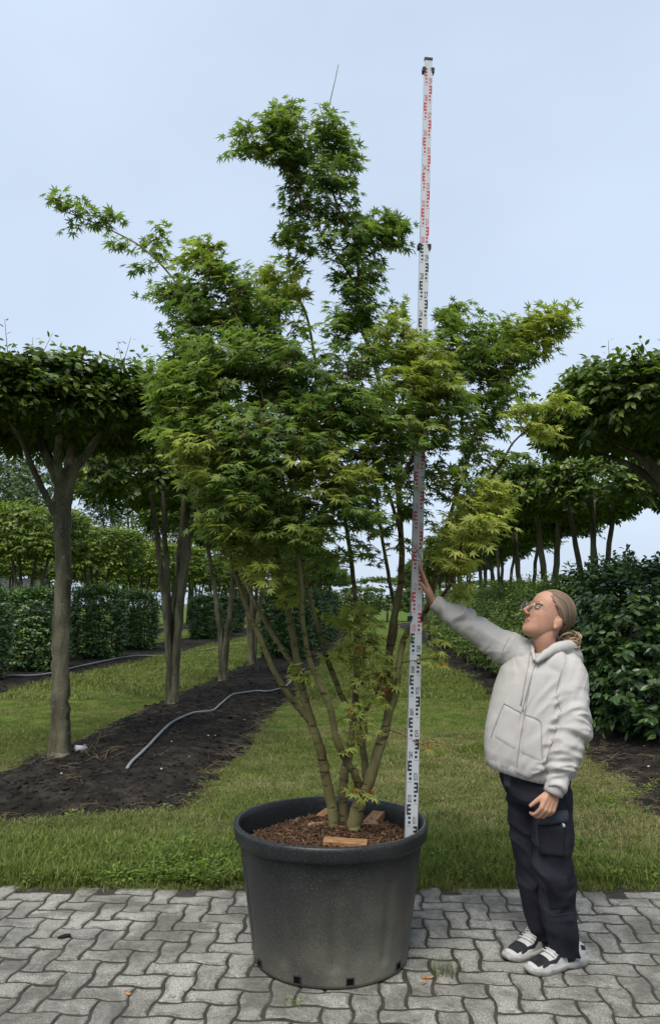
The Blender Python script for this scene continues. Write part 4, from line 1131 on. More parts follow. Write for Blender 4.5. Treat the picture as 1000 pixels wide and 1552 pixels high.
def shrub_stems(parent, c, size, k, bark):
    r_ = np.random.default_rng(int(abs(c[0]) * 100))
    for i in range(k):
        x, y = c[0] + r_.uniform(-.35, .35) * size[0], c[1] + r_.uniform(-.35, .35) * size[1]
        v, f = tube([(x, y, c[2] - .05), (x + r_.uniform(-.05, .05), y, c[2] + size[2] * .4), (x + r_.uniform(-.2, .2), y + r_.uniform(-.2, .2), c[2] + size[2] * .8)], [.03, .024, .01], 7)
        link('stem', mk_mesh('stem', v, f, True), bark, parent)
def soilz(x, y): return float(soil_height(x, y))
cH = (4.35, 9.75, soilz(4.35, 9.75)); sH = (2.5, 2.7, 2.0)
laurel = thing('laurel_hedge', cH, 'tall glossy dark green laurel hedge on the soil behind the person', 'hedge')
shrub_stems(laurel, cH, sH, 9, m_trunk)
foliage(laurel, box_foliage(cH, sH, 2300, 10, .125, LPAL, 5.0, .26, .07, .55), m_lleaf, 'foliage', heroes=300)
# rounded shrubs behind the person
m_sleaf = leaf_mat('shrub_leaf', 0.3, 0.55, 0.25)
def shrub_proto(size, ns, leaf, pal, mat_, name, cat, e, K=10, **kw):
    t = thing(name, (0, 0, 0), 'x', cat)
    shrub_stems(t, (0, 0, 0), size, 5, m_trunk)
    foliage(t, box_foliage((0, 0, 0), size, ns, K, leaf, pal, e, **kw), mat_, 'foliage')
    return t
pS = shrub_proto((2.5, 2.3, 2.0), 1500, .085, SPAL, m_sleaf, 'garden_shrub', 'shrub', 2.6, 11, droop=.6, depth=.3, fringe=.05)
for k, (x, y, sc) in enumerate([(4.2, 13.0, .98), (4.3, 15.1, .96), (4.45, 17.2, 1.0), (4.55, 19.3, .98), (4.7, 21.5, 1.0), (4.85, 23.8, 1.0), (5.0, 26.2, 1.0), (5.2, 29.0, 1.05), (5.4, 32.0, 1.05), (5.7, 36.0, 1.1)]):
    put_tree(pS, x, y, k * 1.3, sc, 'fine-leaved green shrub, %s in the right bed counted from the laurel hedge' % (['first'] + ORD)[k], 'fine-leaved shrubs behind the laurel hedge')
pHg = shrub_proto((1.5, 1.5, 2.15), 1500, .11, LPAL * 1.15, m_lleaf, 'hedge_block', 'hedge', 5.0, 10, depth=.3, fringe=.05)
for k, (y, x, sc) in enumerate([(16.3, -7.55, .9), (18.9, -7.18, .88), (23.3, -6.98, .98), (28.2, -7.05, .95), (38, -6.1, .95), (42, -6.0, .95), (47, -6.0, .95)]):
    put_tree(pHg, x, y, .08 * k, sc, 'dark clipped hedge block, %s along the lawn edge counted from the paving' % (['first'] + ORD)[k], 'clipped hedge blocks along the lawn')
for k, (x, y, sc) in enumerate([(-1.35, 23.8, .95), (-1.1, 27.4, .95), (-.9, 31, .95), (-.6, 35, 1), (-.3, 40, 1)]):
    put_tree(pHg, x, y, .1 * k + .05, sc, 'dark hedge block beyond the maple stems, %s along the hose bed' % (['first'] + ORD)[k], 'clipped hedge blocks at the far end of the hose bed')

# ---- big loose trees far behind, barn, far hills
m_far = leaf_mat('far_leaf', 0.25, 0.6, 0.2)
FP = np.array([(0.055, 0.085, 0.035), (0.07, 0.105, 0.04), (0.045, 0.07, 0.03)])
def big_tree(seed, hgt, wid):
    r_ = np.random.default_rng(seed); t = thing('broadleaf_tree', (0, 0, 0), 'x', 'tree')
    v, f = tube(spline(np.array([(0, 0, -.3, .4), (.1, 0, hgt * .25, .3), (0, .2, hgt * .5, .2), (.2, 0, hgt * .8, .08)]), 5)[:, :3], np.linspace(.42, .06, 16), 9)
    link('trunk', mk_mesh('trunk', v, f, True), m_trunk, t)
    T = []
    for k in range(40):
        a = r_.uniform(0, 6.28); zz = r_.uniform(.22, .98); rr__ = wid / 2 * math.sqrt(max(.05, 1 - ((zz - .5) / .55) ** 2)) * r_.uniform(.3, .85)
        c = np.array([math.cos(a) * rr__, math.sin(a) * rr__, zz * hgt * .92]); s = wid * r_.uniform(.13, .22)
        u = unit_rand(46); B = c + u * s * r_.uniform(.5, 1, (46, 1)) * [1, 1, .75]
        T.append(shoot_leaves(B, nrm(u + [0, 0, .2]), np.full(46, .5), 9, .32, FP * r_.uniform(.8, 1.25), .4, .7, outv=u))
    foliage(t, T, m_far, faces=OF4)
    return t
bt = [big_tree(71, 15, 12), big_tree(72, 13.5, 11)]
BT = [(-36, 62), (-29, 66), (-23, 60), (-17.5, 66), (-13, 72)]
BTL = ['tall loose-crowned tree beyond the clipped rows, %s along from the grey barn' % w for w in ('third', 'second', 'first', 'fourth', 'fifth')]
for k, (x, y) in enumerate(BT):
    put_tree(bt[k % 2], x, y, k * 1.7, [1, 1.05, 1.1, .95, .9][k], BTL[k], 'tall trees beyond the clipped rows')
pF = proto_tree(35, 1, 2.4, 1.2, 4.2, 420, .34, HP, .1, .1)
for k, x in enumerate(np.arange(-12, 36, 3.1)):
    if k < 14:
        put_tree(pF, float(x) + random.uniform(-.6, .6), 84 + random.uniform(-5, 5), k, random.uniform(.8, 1.15), 'low rounded tree in the far tree line closing the field', 'far tree line across the field')
barn = thing('barn', (-25.5, 57, 0), 'low grey barn seen between the clipped trees', 'building')
m_bw = mat('barn_wall', (0.10, 0.10, 0.10), .8); m_br = mat('barn_roof', (0.055, 0.055, 0.058), .7)
mb = MB(); mb.box((-25.5, 57, 1.35), (9, 5, 2.7)); link('wall', mb.mesh('wall'), m_bw, barn)
mb = MB(); mb.add([(-30.2, 54.2, 2.6), (-20.8, 54.2, 2.6), (-20.8, 57, 3.7), (-30.2, 57, 3.7), (-20.8, 59.8, 2.6), (-30.2, 59.8, 2.6)], [[0, 1, 2, 3], [3, 2, 4, 5], [0, 3, 5], [1, 4, 2], [0, 5, 4, 1]])
link('roof', mb.mesh('roof'), m_br, barn)
for x in (-28.5, -25.5, -22.5):
    mb = MB(); mb.box((x, 54.48, 1.5), (1.1, .06, .9)); link('window', mb.mesh('window'), mat('barn_glass', (.03, .035, .04), .1, .6), barn)
m_hill = mat('far_hill', (0.10, 0.13, 0.09), .95, .05)
cr = noise_col(m_hill, [(0.4, (0.07, 0.10, 0.06)), (0.6, (0.13, 0.16, 0.10))], .006, 6, 'World'); nodes(m_hill)[1].new(cr.outputs['Color'], nodes(m_hill)[2].inputs['Base Color'])
th = np.linspace(R_(20), R_(160), 120); prof = [(1500, -1), (1800, .35), (2200, .8), (2700, 1.0), (3200, .6)]
V = np.array([[(r * math.cos(t), r * math.sin(t), k * (22 + 12 * math.sin(5 * t + 1) + 8 * math.sin(13 * t))) for t in th] for r, k in prof])
link('hills', mk_mesh('hills', V.reshape(-1, 3), grid_faces(len(prof), 120), True), m_hill, kind='structure')

# ---- irrigation hoses, stakes, bits in the beds
m_hose = mat('grey_hose', (0.20, 0.205, 0.21), 0.45, 0.4)
def hose(pix, rad, label, z_off):
    g = np.array([G(a, b_, .07)[:2] for a, b_ in pix]); q = spline(g, 8)
    z = np.array([max(soilz(*p) for p in (p_, p_ + [.03, 0], p_ - [.03, 0], p_ + [0, .05], p_ - [0, .05])) for p_ in q]) + rad * z_off
    z = np.convolve(np.pad(z, 3, 'edge'), np.ones(7) / 7, 'valid')
    v, f = tube(np.c_[q, z], rad, 10)
    link('irrigation_hose', mk_mesh('irrigation_hose', v, f, True), m_hose, label=label, cat='hose', group='irrigation hoses')
hose([(193, 1172), (200, 1163), (218, 1147), (240, 1122), (262, 1101), (290, 1088), (320, 1084), (337, 1071), (356, 1057), (385, 1053), (406, 1053), (425, 1045), (440, 1033), (452, 1015)], .0155, 'grey irrigation hose winding over the soil bed beside the clipped trees', 1.0)
hose([(-40, 1034), (0, 1029), (60, 1026), (120, 1012), (200, 996), (260, 990), (330, 979), (380, 970)], .022, 'long grey hose along the lawn edge in front of the hedge blocks', 1.0)
m_stick = mat('dead_stem', (0.05, 0.037, 0.025), .9, .1)
for k, (px, py, hh, lean, lab) in enumerate([(234, 1102, .20, .06, 'thin dark stake beside the second tree of the hose bed'), (345, 1060, .30, -.03, 'thin dark stake behind the bend of the grey hose'), (405, 1018, .4, .1, 'slim leaning stick near the far hedge blocks'), (143, 1146, .22, .05, 'broken dead stem in the soil beside the nearest trunk')]):
    g = G(px, py, .08); zz = soilz(g[0], g[1]); mb = MB()
    mb.tube([(g[0], g[1], zz - .05), (g[0] + lean * .5, g[1], zz + hh * .5), (g[0] + lean, g[1] + .02, zz + hh)], [.011, .009, .007], 6)
    link('stake', mb.mesh('stake', True), m_stick, label=lab, cat='stake')
mb = MB()
for k in range(9):
    g = G(140 + random.uniform(-12, 40), 1146 + random.uniform(-6, 14), .08); zz = soilz(g[0], g[1]); a = random.uniform(0, 6.28); L = random.uniform(.1, .3)
    mb.tube([(g[0], g[1], zz), (g[0] + L * .5 * math.cos(a), g[1] + L * .5 * math.sin(a), zz + random.uniform(.02, .1)), (g[0] + L * math.cos(a), g[1] + L * math.sin(a), zz + random.uniform(0, .05))], [.005, .004, .002], 5)
link('dead_twigs', mb.mesh('dead_twigs', True), mat('dry_twig', (.12, .09, .055), .9, .1), label='dry twigs scattered beside the nearest trunk', cat='twigs', kind='stuff')
g = G(119, 1143, .08); mb = MB(); zz = soilz(g[0], g[1])
mb.tube([(g[0] - .02, g[1] - .03, zz + .035), (g[0] + .06, g[1] + .06, zz + .01)], [.033, .033], 12)
link('pipe_end', mb.mesh('pipe_end', True), mat('pipe_grey', (.35, .35, .34), .6), label='short grey pipe end poking from the soil by the nearest trunk', cat='pipe')

# ---- little things lying on the paving
def lay(name, px, py, L, W, H, rz, m_, lab, cat, grp=None):
    g = G(px, py, .004); bm = bmesh.new(); bmesh.ops.create_icosphere(bm, subdivisions=2, radius=.5)
    for v_ in bm.verts:
        v_.co = Vector((v_.co.x * L, v_.co.y * W, v_.co.z * H)) * (1 + .3 * random.uniform(-1, 1))
    me = bpy.data.meshes.new(name); bm.to_mesh(me); bm.free()
    o = link(name, me, m_, label=lab, cat=cat, group=grp); o.location = (g[0], g[1], H * .3); o.rotation_euler = (0, 0, R_(rz))
lay('wood_chip', 648, 1481, .055, .018, .012, 8, m_wood, 'reddish wood chip on the paving right of the pot', 'wood chip')
lay('wood_chip', 642, 1489, .03, .012, .008, 25, m_wood, 'smaller pale wood chip below the reddish one right of the pot', 'wood chip')
lay('soil_lump', 99, 1420, .06, .03, .022, 20, m_soil, 'small black lump of soil on the paving left of the pot', 'soil lump')
lay('dead_leaf', 194, 1504, .05, .018, .01, -50, m_wood, 'curled brown leaf on the paving left of the pot', 'leaf')
for (px, py, n_, hh, rd, lab) in [(671, 1477, 60, .08, .05, 'tuft of grass growing from the joint between pot and shoes'), (447, 1520, 46, .028, .05, 'flat dry grass wisp in front of the pot'), (545, 1534, 30, .02, .04, 'thin grass wisp on the paving below the pot')]:
    g = G(px, py); me = tuft(int(px), n_, rd, hh, GC[:2] + [(.10, .10, .05)], .0028, 1.6); o = link('grass_tuft', me, m_blade, label=lab, cat='grass tuft', kind='thing'); o.location = (g[0], g[1], .0)
# ================================================================ the person
PY_ = 3.66
def S(px, py, dy=0.0): return P(px, py, PY_ + dy)
def ell(c, r, axes=None, n=20, m=12):
    """closed ellipsoid; axes = 3 column vectors"""
    u = np.linspace(0, 2 * math.pi, n, endpoint=False); w = np.linspace(0, math.pi, m + 1)[1:-1]
    v = [[0, 0, 1]] + [[math.sin(b) * math.cos(a), math.sin(b) * math.sin(a), math.cos(b)] for b in w for a in u] + [[0, 0, -1]]
    v = np.array(v) * np.array(r)
    if axes is not None: v = v @ np.array(axes).T
    f = [[0, 1 + j, 1 + (j + 1) % n] for j in range(n)]
    for i in range(m - 2):
        f += [[1 + i * n + j, 1 + (i + 1) * n + j, 1 + (i + 1) * n + (j + 1) % n, 1 + i * n + (j + 1) % n] for j in range(n)]
    e = len(v) - 1; f += [[e, 1 + (m - 2) * n + (j + 1) % n, 1 + (m - 2) * n + j] for j in range(n)]
    return v + np.array(c), f
def remesh(mb, voxel, smooth=2, fac=.5, name='x'):
    me = mb.mesh(name); o = bpy.data.objects.new('tmp_remesh', me); COL.objects.link(o)
    bm = bmesh.new(); bm.from_mesh(me); bmesh.ops.recalc_face_normals(bm, faces=bm.faces); bm.to_mesh(me); bm.free()
    md = o.modifiers.new('r', 'REMESH'); md.mode = 'VOXEL'; md.voxel_size = voxel
    if smooth:
        sm_ = o.modifiers.new('s', 'SMOOTH'); sm_.iterations = smooth; sm_.factor = fac
    dg = bpy.context.evaluated_depsgraph_get()
    out = bpy.data.meshes.new_from_object(o.evaluated_get(dg)); out.name = name
    bpy.data.objects.remove(o)
    out.polygons.foreach_set('use_smooth', np.ones(len(out.polygons), dtype=bool))
    return out
def get_co(me):
    a = np.empty(len(me.vertices) * 3, np.float32); me.vertices.foreach_get('co', a); return a.reshape(-1, 3).astype(float)
def get_no(me):
    a = np.empty(len(me.vertices) * 3, np.float32); me.vertices.foreach_get('normal', a); return a.reshape(-1, 3).astype(float)
def set_co(me, a):
    me.vertices.foreach_set('co', a.astype(np.float32).ravel()); me.update()
def rtube(mb, pts, n=16, sq=1.0, m=5):
    """closed tapered tube through (x,y,z,r) points with round ends"""
    q = spline(np.array(pts, float), m)
    a, b_ = q[0], q[-1]
    d0, d1 = nrm(q[0, :3] - q[1, :3]), nrm(q[-1, :3] - q[-2, :3])
    q = np.vstack([[*(a[:3] + d0 * a[3] * .55), a[3] * .55], [*(a[:3] + d0 * a[3] * .3), a[3] * .86], q, [*(b_[:3] + d1 * b_[3] * .3), b_[3] * .86], [*(b_[:3] + d1 * b_[3] * .55), b_[3] * .55]])
    v, f = tube(q[:, :3], q[:, 3], n); mb.add(v, f)
def loft(mb, rings, n=40):
    """rings: (centre, half width, half depth, yaw, roll) ; superelliptic sections, closed ends"""
    V = []
    a = np.linspace(0, 2 * math.pi, n, endpoint=False)
    for c, hw, hd, yaw, roll in rings:
        ca, sa = np.cos(a), np.sin(a); e = 2 / 2.5
        x = hw * np.sign(ca) * np.abs(ca) ** e; y = hd * np.sign(sa) * np.abs(sa) ** e
        L = np.array([math.cos(yaw) * math.cos(roll), -math.sin(yaw) * math.cos(roll), -math.sin(roll)]); F = np.array([-math.sin(yaw), -math.cos(yaw), 0])
        V.append(np.array(c) + x[:, None] * L + y[:, None] * F)
    k = len(V); V = np.concatenate(V)
    f = [[i * n + j, i * n + (j + 1) % n, (i + 1) * n + (j + 1) % n, (i + 1) * n + j] for i in range(k - 1) for j in range(n)]
    f += [list(range(n))[::-1], [(k - 1) * n + j for j in range(n)]]
    mb.add(V, f)

# ---- materials
def cloth(name, lo, hi, scale=5, rough=.9, weave=700):
    m = mat(name, rough=rough, spec=.15)
    c_ = noise_col(m, [(.35, lo), (.65, hi)], scale, 5)
    nodes(m)[1].new(c_.outputs['Color'], nodes(m)[2].inputs['Base Color'])
    w_ = noise_col(m, BW, weave, 2); fold = noise_col(m, BW, 16, 3, mapscale=(1.2, 1.2, .6), dist=.6)
    nn_ = bump(m, fold.outputs['Color'], .22, .012); bump(m, w_.outputs['Color'], .25, .001, nn_)
    return m
m_hood = cloth('hoodie_cotton', (0.36, 0.34, 0.32), (0.41, 0.39, 0.37))
m_rib = cloth('hoodie_rib', (0.34, 0.32, 0.30), (0.39, 0.37, 0.35))
m_seam = mat('hoodie_seam', (0.27, 0.255, 0.24), .9, .1)
m_trs = cloth('work_trousers', (0.012, 0.012, 0.017), (0.024, 0.024, 0.032), 7, .85)
m_trs2 = cloth('trouser_panel', (0.010, 0.010, 0.013), (0.017, 0.017, 0.021), 9, .85)
m_flap = cloth('trouser_flap', (0.036, 0.038, 0.05), (0.052, 0.055, 0.068), 9, .85)
m_skin = mat('skin', rough=.5, spec=.35)
n, l, bs = nodes(m_skin)
at = n.new('ShaderNodeAttribute'); at.attribute_name = 'tint'
mot = noise_col(m_skin, [(.35, (.92, .9, .88)), (.65, (1.06, 1.04, 1.03))], 40, 4)
l.new(mixc(m_skin, 1.0, at.outputs['Color'], mot.outputs['Color'], 'MULTIPLY'), bs.inputs['Base Color'])
bs.inputs['Subsurface Weight'].default_value = .12; bs.inputs['Subsurface Radius'].default_value = (.012, .005, .003); bs.inputs['Subsurface Scale'].default_value = .6
m_hair = mat('fair_hair', rough=.5, spec=.4)
n, l, bs = nodes(m_hair)
at = n.new('ShaderNodeAttribute'); at.attribute_name = 'tint'; l.new(at.outputs['Color'], bs.inputs['Base Color'])

# ---- head frame
yaw = R_(14); pit = R_(27)
Hf = np.array([-math.cos(pit) * math.cos(yaw), -math.cos(pit) * math.sin(yaw), math.sin(pit)])
Hl = np.array([math.sin(yaw), -math.cos(yaw), 0.0])           # her left, towards the camera
Hu = np.cross(Hf, Hl); Hu = Hu if Hu[2] > 0 else -Hu
HO = S(828, 935, 0.0); HA = np.stack([Hf, Hl, Hu], -1)
HS = 1.05
def h(f_, l_, u_): return HO + HS * (Hf * f_ + Hl * l_ + Hu * u_)
body = MB()
def e_(c, r): body.add(*ell(h(*c), np.array(r) * HS, HA))
HEADR = [(-.116, .066, .034, .012), (-.108, .079, .012, .026), (-.095, .0855, -.012, .038), (-.078, .0845, -.030, .047), (-.060, .083, -.050, .0535), (-.040, .0845, -.072, .059), (-.018, .0860, -.090, .064), (.005, .0825, -.102, .068), (.028, .0865, -.107, .071),
         (.055, .0850, -.108, .073), (.078, .076, -.102, .070), (.098, .060, -.088, .060), (.112, .038, -.066, .043), (.121, .008, -.036, .018)]
hv = []; ha_ = np.linspace(0, 2 * math.pi, 32, endpoint=False)
HQ = spline(np.array(HEADR), 4)
for u_, ff, fb, w_ in HQ:
    cx_ = (ff * .42 + fb * .58)
    for t in ha_:
        ct, st = math.cos(t), math.sin(t); fr = ff - cx_ if ct > 0 else cx_ - fb
        hv.append(h(cx_ + fr * math.copysign(abs(ct) ** .88, ct), w_ * math.copysign(abs(st) ** .92, st), u_))
nq = len(HQ)
body.add(hv, [[i * 32 + j, i * 32 + (j + 1) % 32, (i + 1) * 32 + (j + 1) % 32, (i + 1) * 32 + j] for i in range(nq - 1) for j in range(32)] + [list(range(32))[::-1], [(nq - 1) * 32 + j for j in range(32)]])
for s in (-1, 1):
    e_((.070, s * .027, .028), (.018, .024, .009))
    e_((-.022, s * .074, -.020), (.019, .008, .031)); e_((-.026, s * .079, -.016), (.014, .006, .024)); e_((-.016, s * .078, -.042), (.010, .006, .011))
    e_((.098, s * .011, -.030), (.011, .008, .008))
rtube(body, [(*h(.078, 0, .024), .009), (*h(.096, 0, .002), .0085), (*h(.111, 0, -.024), .0105)], 10)
e_((.0825, 0, -.056), (.0075, .021, .005)); e_((.0805, 0, -.0665), (.0075, .018, .0056))
nb = S(832, 1002, .03)
rtube(body, [(*h(-.03, 0, -.03), .052), (*h(-.026, 0, -.085), .053), (*(nb * .5 + h(-.03, 0, -.1) * .5), .055), (*nb, .066)], 18)
# torso, arms and legs inside the clothes
rtube(body, [(*S(828, 1010, .02), .085), (*S(815, 1060, .0), .10), (*S(803, 1120, .0), .095), (*S(810, 1180, .0), .11)], 18)
SHR, ELR, WRR = S(774, 984, .09), S(712, 946, .125), S(655, 911, .145)
SHL, ELL, WRL = S(866, 1018, -.10), S(867, 1108, -.16), S(838, 1200, -.20)
rtube(body, [(*S(815, 1005, .05), .04), (*SHR, .042), (*ELR, .038), (*(ELR * .3 + WRR * .7), .03), (*WRR, .024)], 14)
rtube(body, [(*S(843, 1010, -.03), .04), (*SHL, .042), (*ELL, .038), (*(ELL * .3 + WRL * .7), .031), (*WRL, .025)], 14)
LEG_L = [(832, 1195, -.06, .092), (836, 1250, -.06, .088), (839, 1320, -.045, .080), (847, 1385, -.01, .070), (854, 1422, .015, .067), (858, 1460, .03, .071)]
LEG_R = [(794, 1190, .05, .085), (798, 1250, .08, .080), (808, 1320, .11, .074), (819, 1385, .14, .065), (825, 1414, .16, .063), (829, 1447, .17, .066)]
for lg, ft in ((LEG_L, (866, 1440, .045)), (LEG_R, (833, 1422, .185))):
    rtube(body, [(*S(812, 1180, 0), .09)] + [(*S(a, b_, c), r * .68) for a, b_, c, r in lg] + [(*S(*ft), .022)], 14)
def hand(wrist, d, nrmv, thumb, curl, spread, scale=1.0, tcurl=.4, thumb_out=.75, bend0=0.0):
    """palm and five fingers: d wrist to knuckles, nrmv out of the palm, thumb towards the thumb side"""
    d = nrm(np.array(d)); t = nrm(np.array(thumb) - d * np.dot(thumb, d)); nn = np.cross(d, t)
    if np.dot(nn, nrmv) < 0: nn = -nn
    k = scale
    base = [(.030, .088), (.010, .092), (-.010, .088), (-.029, .079)]
    for i, (tx, ln) in enumerate(base):
        kn = wrist + (t * tx + d * ln) * k
        rtube(body, [(*(wrist + t * tx * .55 * k), .0165 * k), (*(wrist + (t * tx * .85 + d * ln * .55) * k), .0145 * k), (*kn, .0112 * k)], 12)
        seg = [(.043, .026, .020), (.048, .030, .021), (.045, .028, .021), (.034, .021, .018)][i]
        p = kn; ang = bend0; pts = [(*(kn - d * .012 * k), .0108 * k), (*kn, .0105 * k)]
        for j, sl in enumerate(seg):
            ang += curl[i] * (1.0, 1.1, .7)[j]
            dd = nrm(d * math.cos(ang) + nn * math.sin(ang) + t * spread * (1.5 - i) * .12)
            p = p + dd * sl * k; pts.append((*p, (.0092, .0084, .0068)[j] * k * (.88 if i == 3 else 1)))
        rtube(body, pts, 10, m=4)
    b0 = wrist + (d * .018 + t * .020 + nn * .006) * k
    d1 = nrm(d * thumb_out + t * .62 + nn * .25); d2 = nrm(d1 * .8 + d * .35 + nn * tcurl)
    p1 = b0 + d1 * .042 * k; p2 = p1 + d2 * .032 * k; p3 = p2 + nrm(d2 + nn * tcurl * .5 + d * .2) * .026 * k
    rtube(body, [(*b0, .016 * k), (*p1, .0125 * k), (*p2, .0105 * k), (*p3, .0082 * k)], 12)
# right hand laid flat against the side of the staff, left hand hanging half closed
hd = S(639, 872, .135) - WRR
hand(WRR, hd, (-1, 0, -.1), (0.0, -1, .15), [.05, .03, .04, .07], .5, .98, .1, .95, -.10)
hl = S(827, 1232, -.215) - WRL
hand(WRL, hl, (.25, .85, .0), (-1, -.25, -.1), [.55, .62, .66, .72], .15, .95, .35, .95, .15)
BASE = np.array([*(G(845, 1462)[:2]), 0.0])
bme = remesh(body, .0032, 4, .5, 'person')
co = get_co(bme)
# colour of the skin itself: lips, flushed nose, cheeks and knuckles
loc = (co - HO) @ HA / HS
tin = np.tile(np.array([0.42, 0.23, 0.155]), (len(co), 1))
def blob(c, r): return np.exp(-np.sum(((loc - np.array(c)) / np.array(r)) ** 2, 1))
def tint_to(colr, w): global tin; tin = tin * (1 - w[:, None]) + np.array(colr) * w[:, None]
tint_to((.40, .15, .11), np.clip(blob((.108, 0, -.026), (.016, .016, .014)) * .8, 0, 1))
for s in (-1, 1): tint_to((.42, .17, .12), np.clip(blob((.062, s * .045, -.03), (.03, .03, .026)) * .2, 0, 1))
lip = ((np.abs(loc[:, 2] + .0615) < .0095) & (np.abs(loc[:, 1]) < .022) & (loc[:, 0] > .074)).astype(float)
tint_to((.36, .12, .10), lip * .75)
for s in (-1, 1): tint_to((.10, .06, .035), ((np.abs(loc[:, 2] - (.036 - 2.2 * (np.abs(loc[:, 1]) - .026) ** 2 * 10)) < .0036) & (np.abs(loc[:, 1] - s * .029) < .020) & (loc[:, 0] > .05)).astype(float) * .6)
tint_to((.30, .15, .10), ((np.abs(loc[:, 2] + .0612) < .0017) & (np.abs(loc[:, 1]) < .023) & (loc[:, 0] > .07)).astype(float) * .8)
tint_to((.015, .015, .018), (co[:, 2] < .17).astype(float))
at_ = bme.attributes.new('tint', 'FLOAT_COLOR', 'POINT'); t4 = np.ones((len(co), 4), np.float32); t4[:, :3] = tin; at_.data.foreach_set('color', t4.ravel())
set_co(bme, co - BASE)
person = link('person', bme, m_skin, label='person in off-white hoodie and dark work trousers touching the levelling staff', cat='person')
person.location = BASE; WLOC['person'] = Vector(BASE); WLOC[person.name] = Vector(BASE)
# eyes
m_eye = mat('eye_white', (.38, .36, .35), .3, .4); m_iris = mat('iris', (.06, .09, .10), .2, .5)
for s in (-1, 1):
    ey = link('eye', mk_mesh('eye', *ell(h(.0725, s * .030, .0075), (.0120, .0125, .0062), HA), True), m_eye, person)
    link('iris', mk_mesh('iris', *ell(h(.0815, s * .029 - .002, .009), (.0045, .0055, .0055), HA), True), m_iris, ey)
    mb = MB(); mb.tube([h(.0755 - abs(k_) * .006, s * .030 + k_ * .014, .0165 - k_ * k_ * .005) for k_ in np.linspace(-1, 1, 7)], [.001, .0022, .0026, .0027, .0026, .0022, .001], 6)
    link('eyelashes', mb.mesh('eyelashes', True), mat('lash', (.05, .03, .02), .8), ey)
# glasses
m_wire = mat('glasses_metal', (.55, .52, .48), .3, .5, .9)
m_lens = bpy.data.materials.new('lens'); m_lens.use_nodes = True
nn = m_lens.node_tree.nodes; nl = m_lens.node_tree.links; tr = nn.new('ShaderNodeBsdfTransparent'); gl = nn.new('ShaderNodeBsdfGlossy'); mx = nn.new('ShaderNodeMixShader')
gl.inputs['Roughness'].default_value = .05; mx.inputs['Fac'].default_value = .05; nl.new(tr.outputs[0], mx.inputs[1]); nl.new(gl.outputs[0], mx.inputs[2]); nl.new(mx.outputs[0], nn['Material Output'].inputs['Surface'])
mb = MB(); lens = []
for s in (-1, 1):
    c = np.array([.106, s * .033, .004]); ring = []
    for a in np.linspace(0, 2 * math.pi, 25):
        ring.append(h(c[0] - .10 * abs(math.cos(a) * .024 + s * .033 - s * .01) * 1.0 + .003, c[1] + .0245 * math.cos(a), c[2] + .0225 * math.sin(a)))
    mb.tube(ring, .0012, 6, False); lens.append(ring[:-1])
    mb.tube([h(.100, s * .0565, .010), h(.085, s * .071, .010), h(.02, s * .076, .004), h(-.02, s * .079, .002), h(-.045, s * .074, -.018)], .0013, 6)
mb.tube([h(.105, -.010, .008), h(.110, 0, .012), h(.105, .010, .008)], .0012, 6)
gls = link('glasses', mb.mesh('glasses', True), m_wire, person)
for r in lens:
    link('lens', mk_mesh('lens', np.array(r), [list(range(len(r)))]), m_lens, gls)
# ---- hair drawn back into a loose knot
HC = np.array([-.022, 0, .038]); HR = np.array([.100, .082, .0945])
u = np.linspace(0, 2 * math.pi, 460, endpoint=False); w = np.linspace(.02, math.pi - .02, 110)
UU, WW = np.meshgrid(u, w)
dirs = np.stack([np.sin(WW) * np.cos(UU), np.sin(WW) * np.sin(UU), np.cos(WW)], -1)
knot = np.array([-.118, .012, -.050]); pole = nrm(knot - HC)
e1 = nrm(np.cross(pole, [0, 1, 0])); e2 = np.cross(pole, e1)
phi = np.arctan2(dirs @ e2, dirs @ e1); pol = np.arccos(np.clip(dirs @ pole, -1, 1))
strand = np.random.default_rng(3).normal(0, 1, 330)
sid = (phi / (2 * math.pi) * 330 + 5 * np.sin(pol * 3 + phi * 2)).astype(int) % 330
disp = 1 + .006 * np.random.default_rng(5).normal(0, 1, 64)[((phi / (2 * math.pi) * 64 + 1.2 * np.sin(pol * 3 + phi * 2)).astype(int)) % 64] + .002 * strand[sid] * np.clip(np.sin(pol), .3, 1) + .010 * np.sin(phi * 17 + 2 * pol) * np.sin(phi * 7)
pl_ = dirs * HR * disp[..., None] + HC
keep = (.74 * pl_[..., 0] - .66 * pl_[..., 2] + .004 * np.sin(phi * 9) + .0025 * strand[sid] < -.014) & ~((pl_[..., 0] > -.06) & (pl_[..., 2] < -.005))
W3 = HO + HS * (pl_ @ HA.T)
broad = np.random.default_rng(5).normal(0, 1, 64)[((phi / (2 * math.pi) * 64 + 1.2 * np.sin(pol * 3 + phi * 2)).astype(int)) % 64]
ht = np.array([.135, .086, .046]) * (1 + .16 * strand[sid] + .30 * broad + .35 * np.clip((pl_[..., 2] - .05) / .08, 0, 1))[..., None] ; ht = np.clip(ht, .05, .4)
rr0, cc0 = UU.shape; F = []
for i in range(rr0 - 1):
    for j in range(cc0):
        q = [(i, j), (i, (j + 1) % cc0), (i + 1, (j + 1) % cc0), (i + 1, j)]
        if all(keep[a] for a in q): F.append([a[0] * cc0 + a[1] for a in q])
hair = link('hair', mk_mesh('hair', W3.reshape(-1, 3), F, True, ht.reshape(-1, 3)), m_hair, person)
so = hair.modifiers.new('thick', 'SOLIDIFY'); so.thickness = .003; so.offset = -1
kc = h(*knot) ; V_, F_, T_ = [], [], []
def strand_tube(pts, rad, c):
    q = spline(np.array(pts), 5); rd = rad * np.sin(np.linspace(.35, math.pi - .15, len(q))); v, f = tube(q, rd, 6, True, .06); b0_ = len(V_)
    V_.extend(v); F_.extend([[b0_ + i for i in g_] for g_ in f]); T_.extend([c] * len(v))
r3 = np.random.default_rng(8)
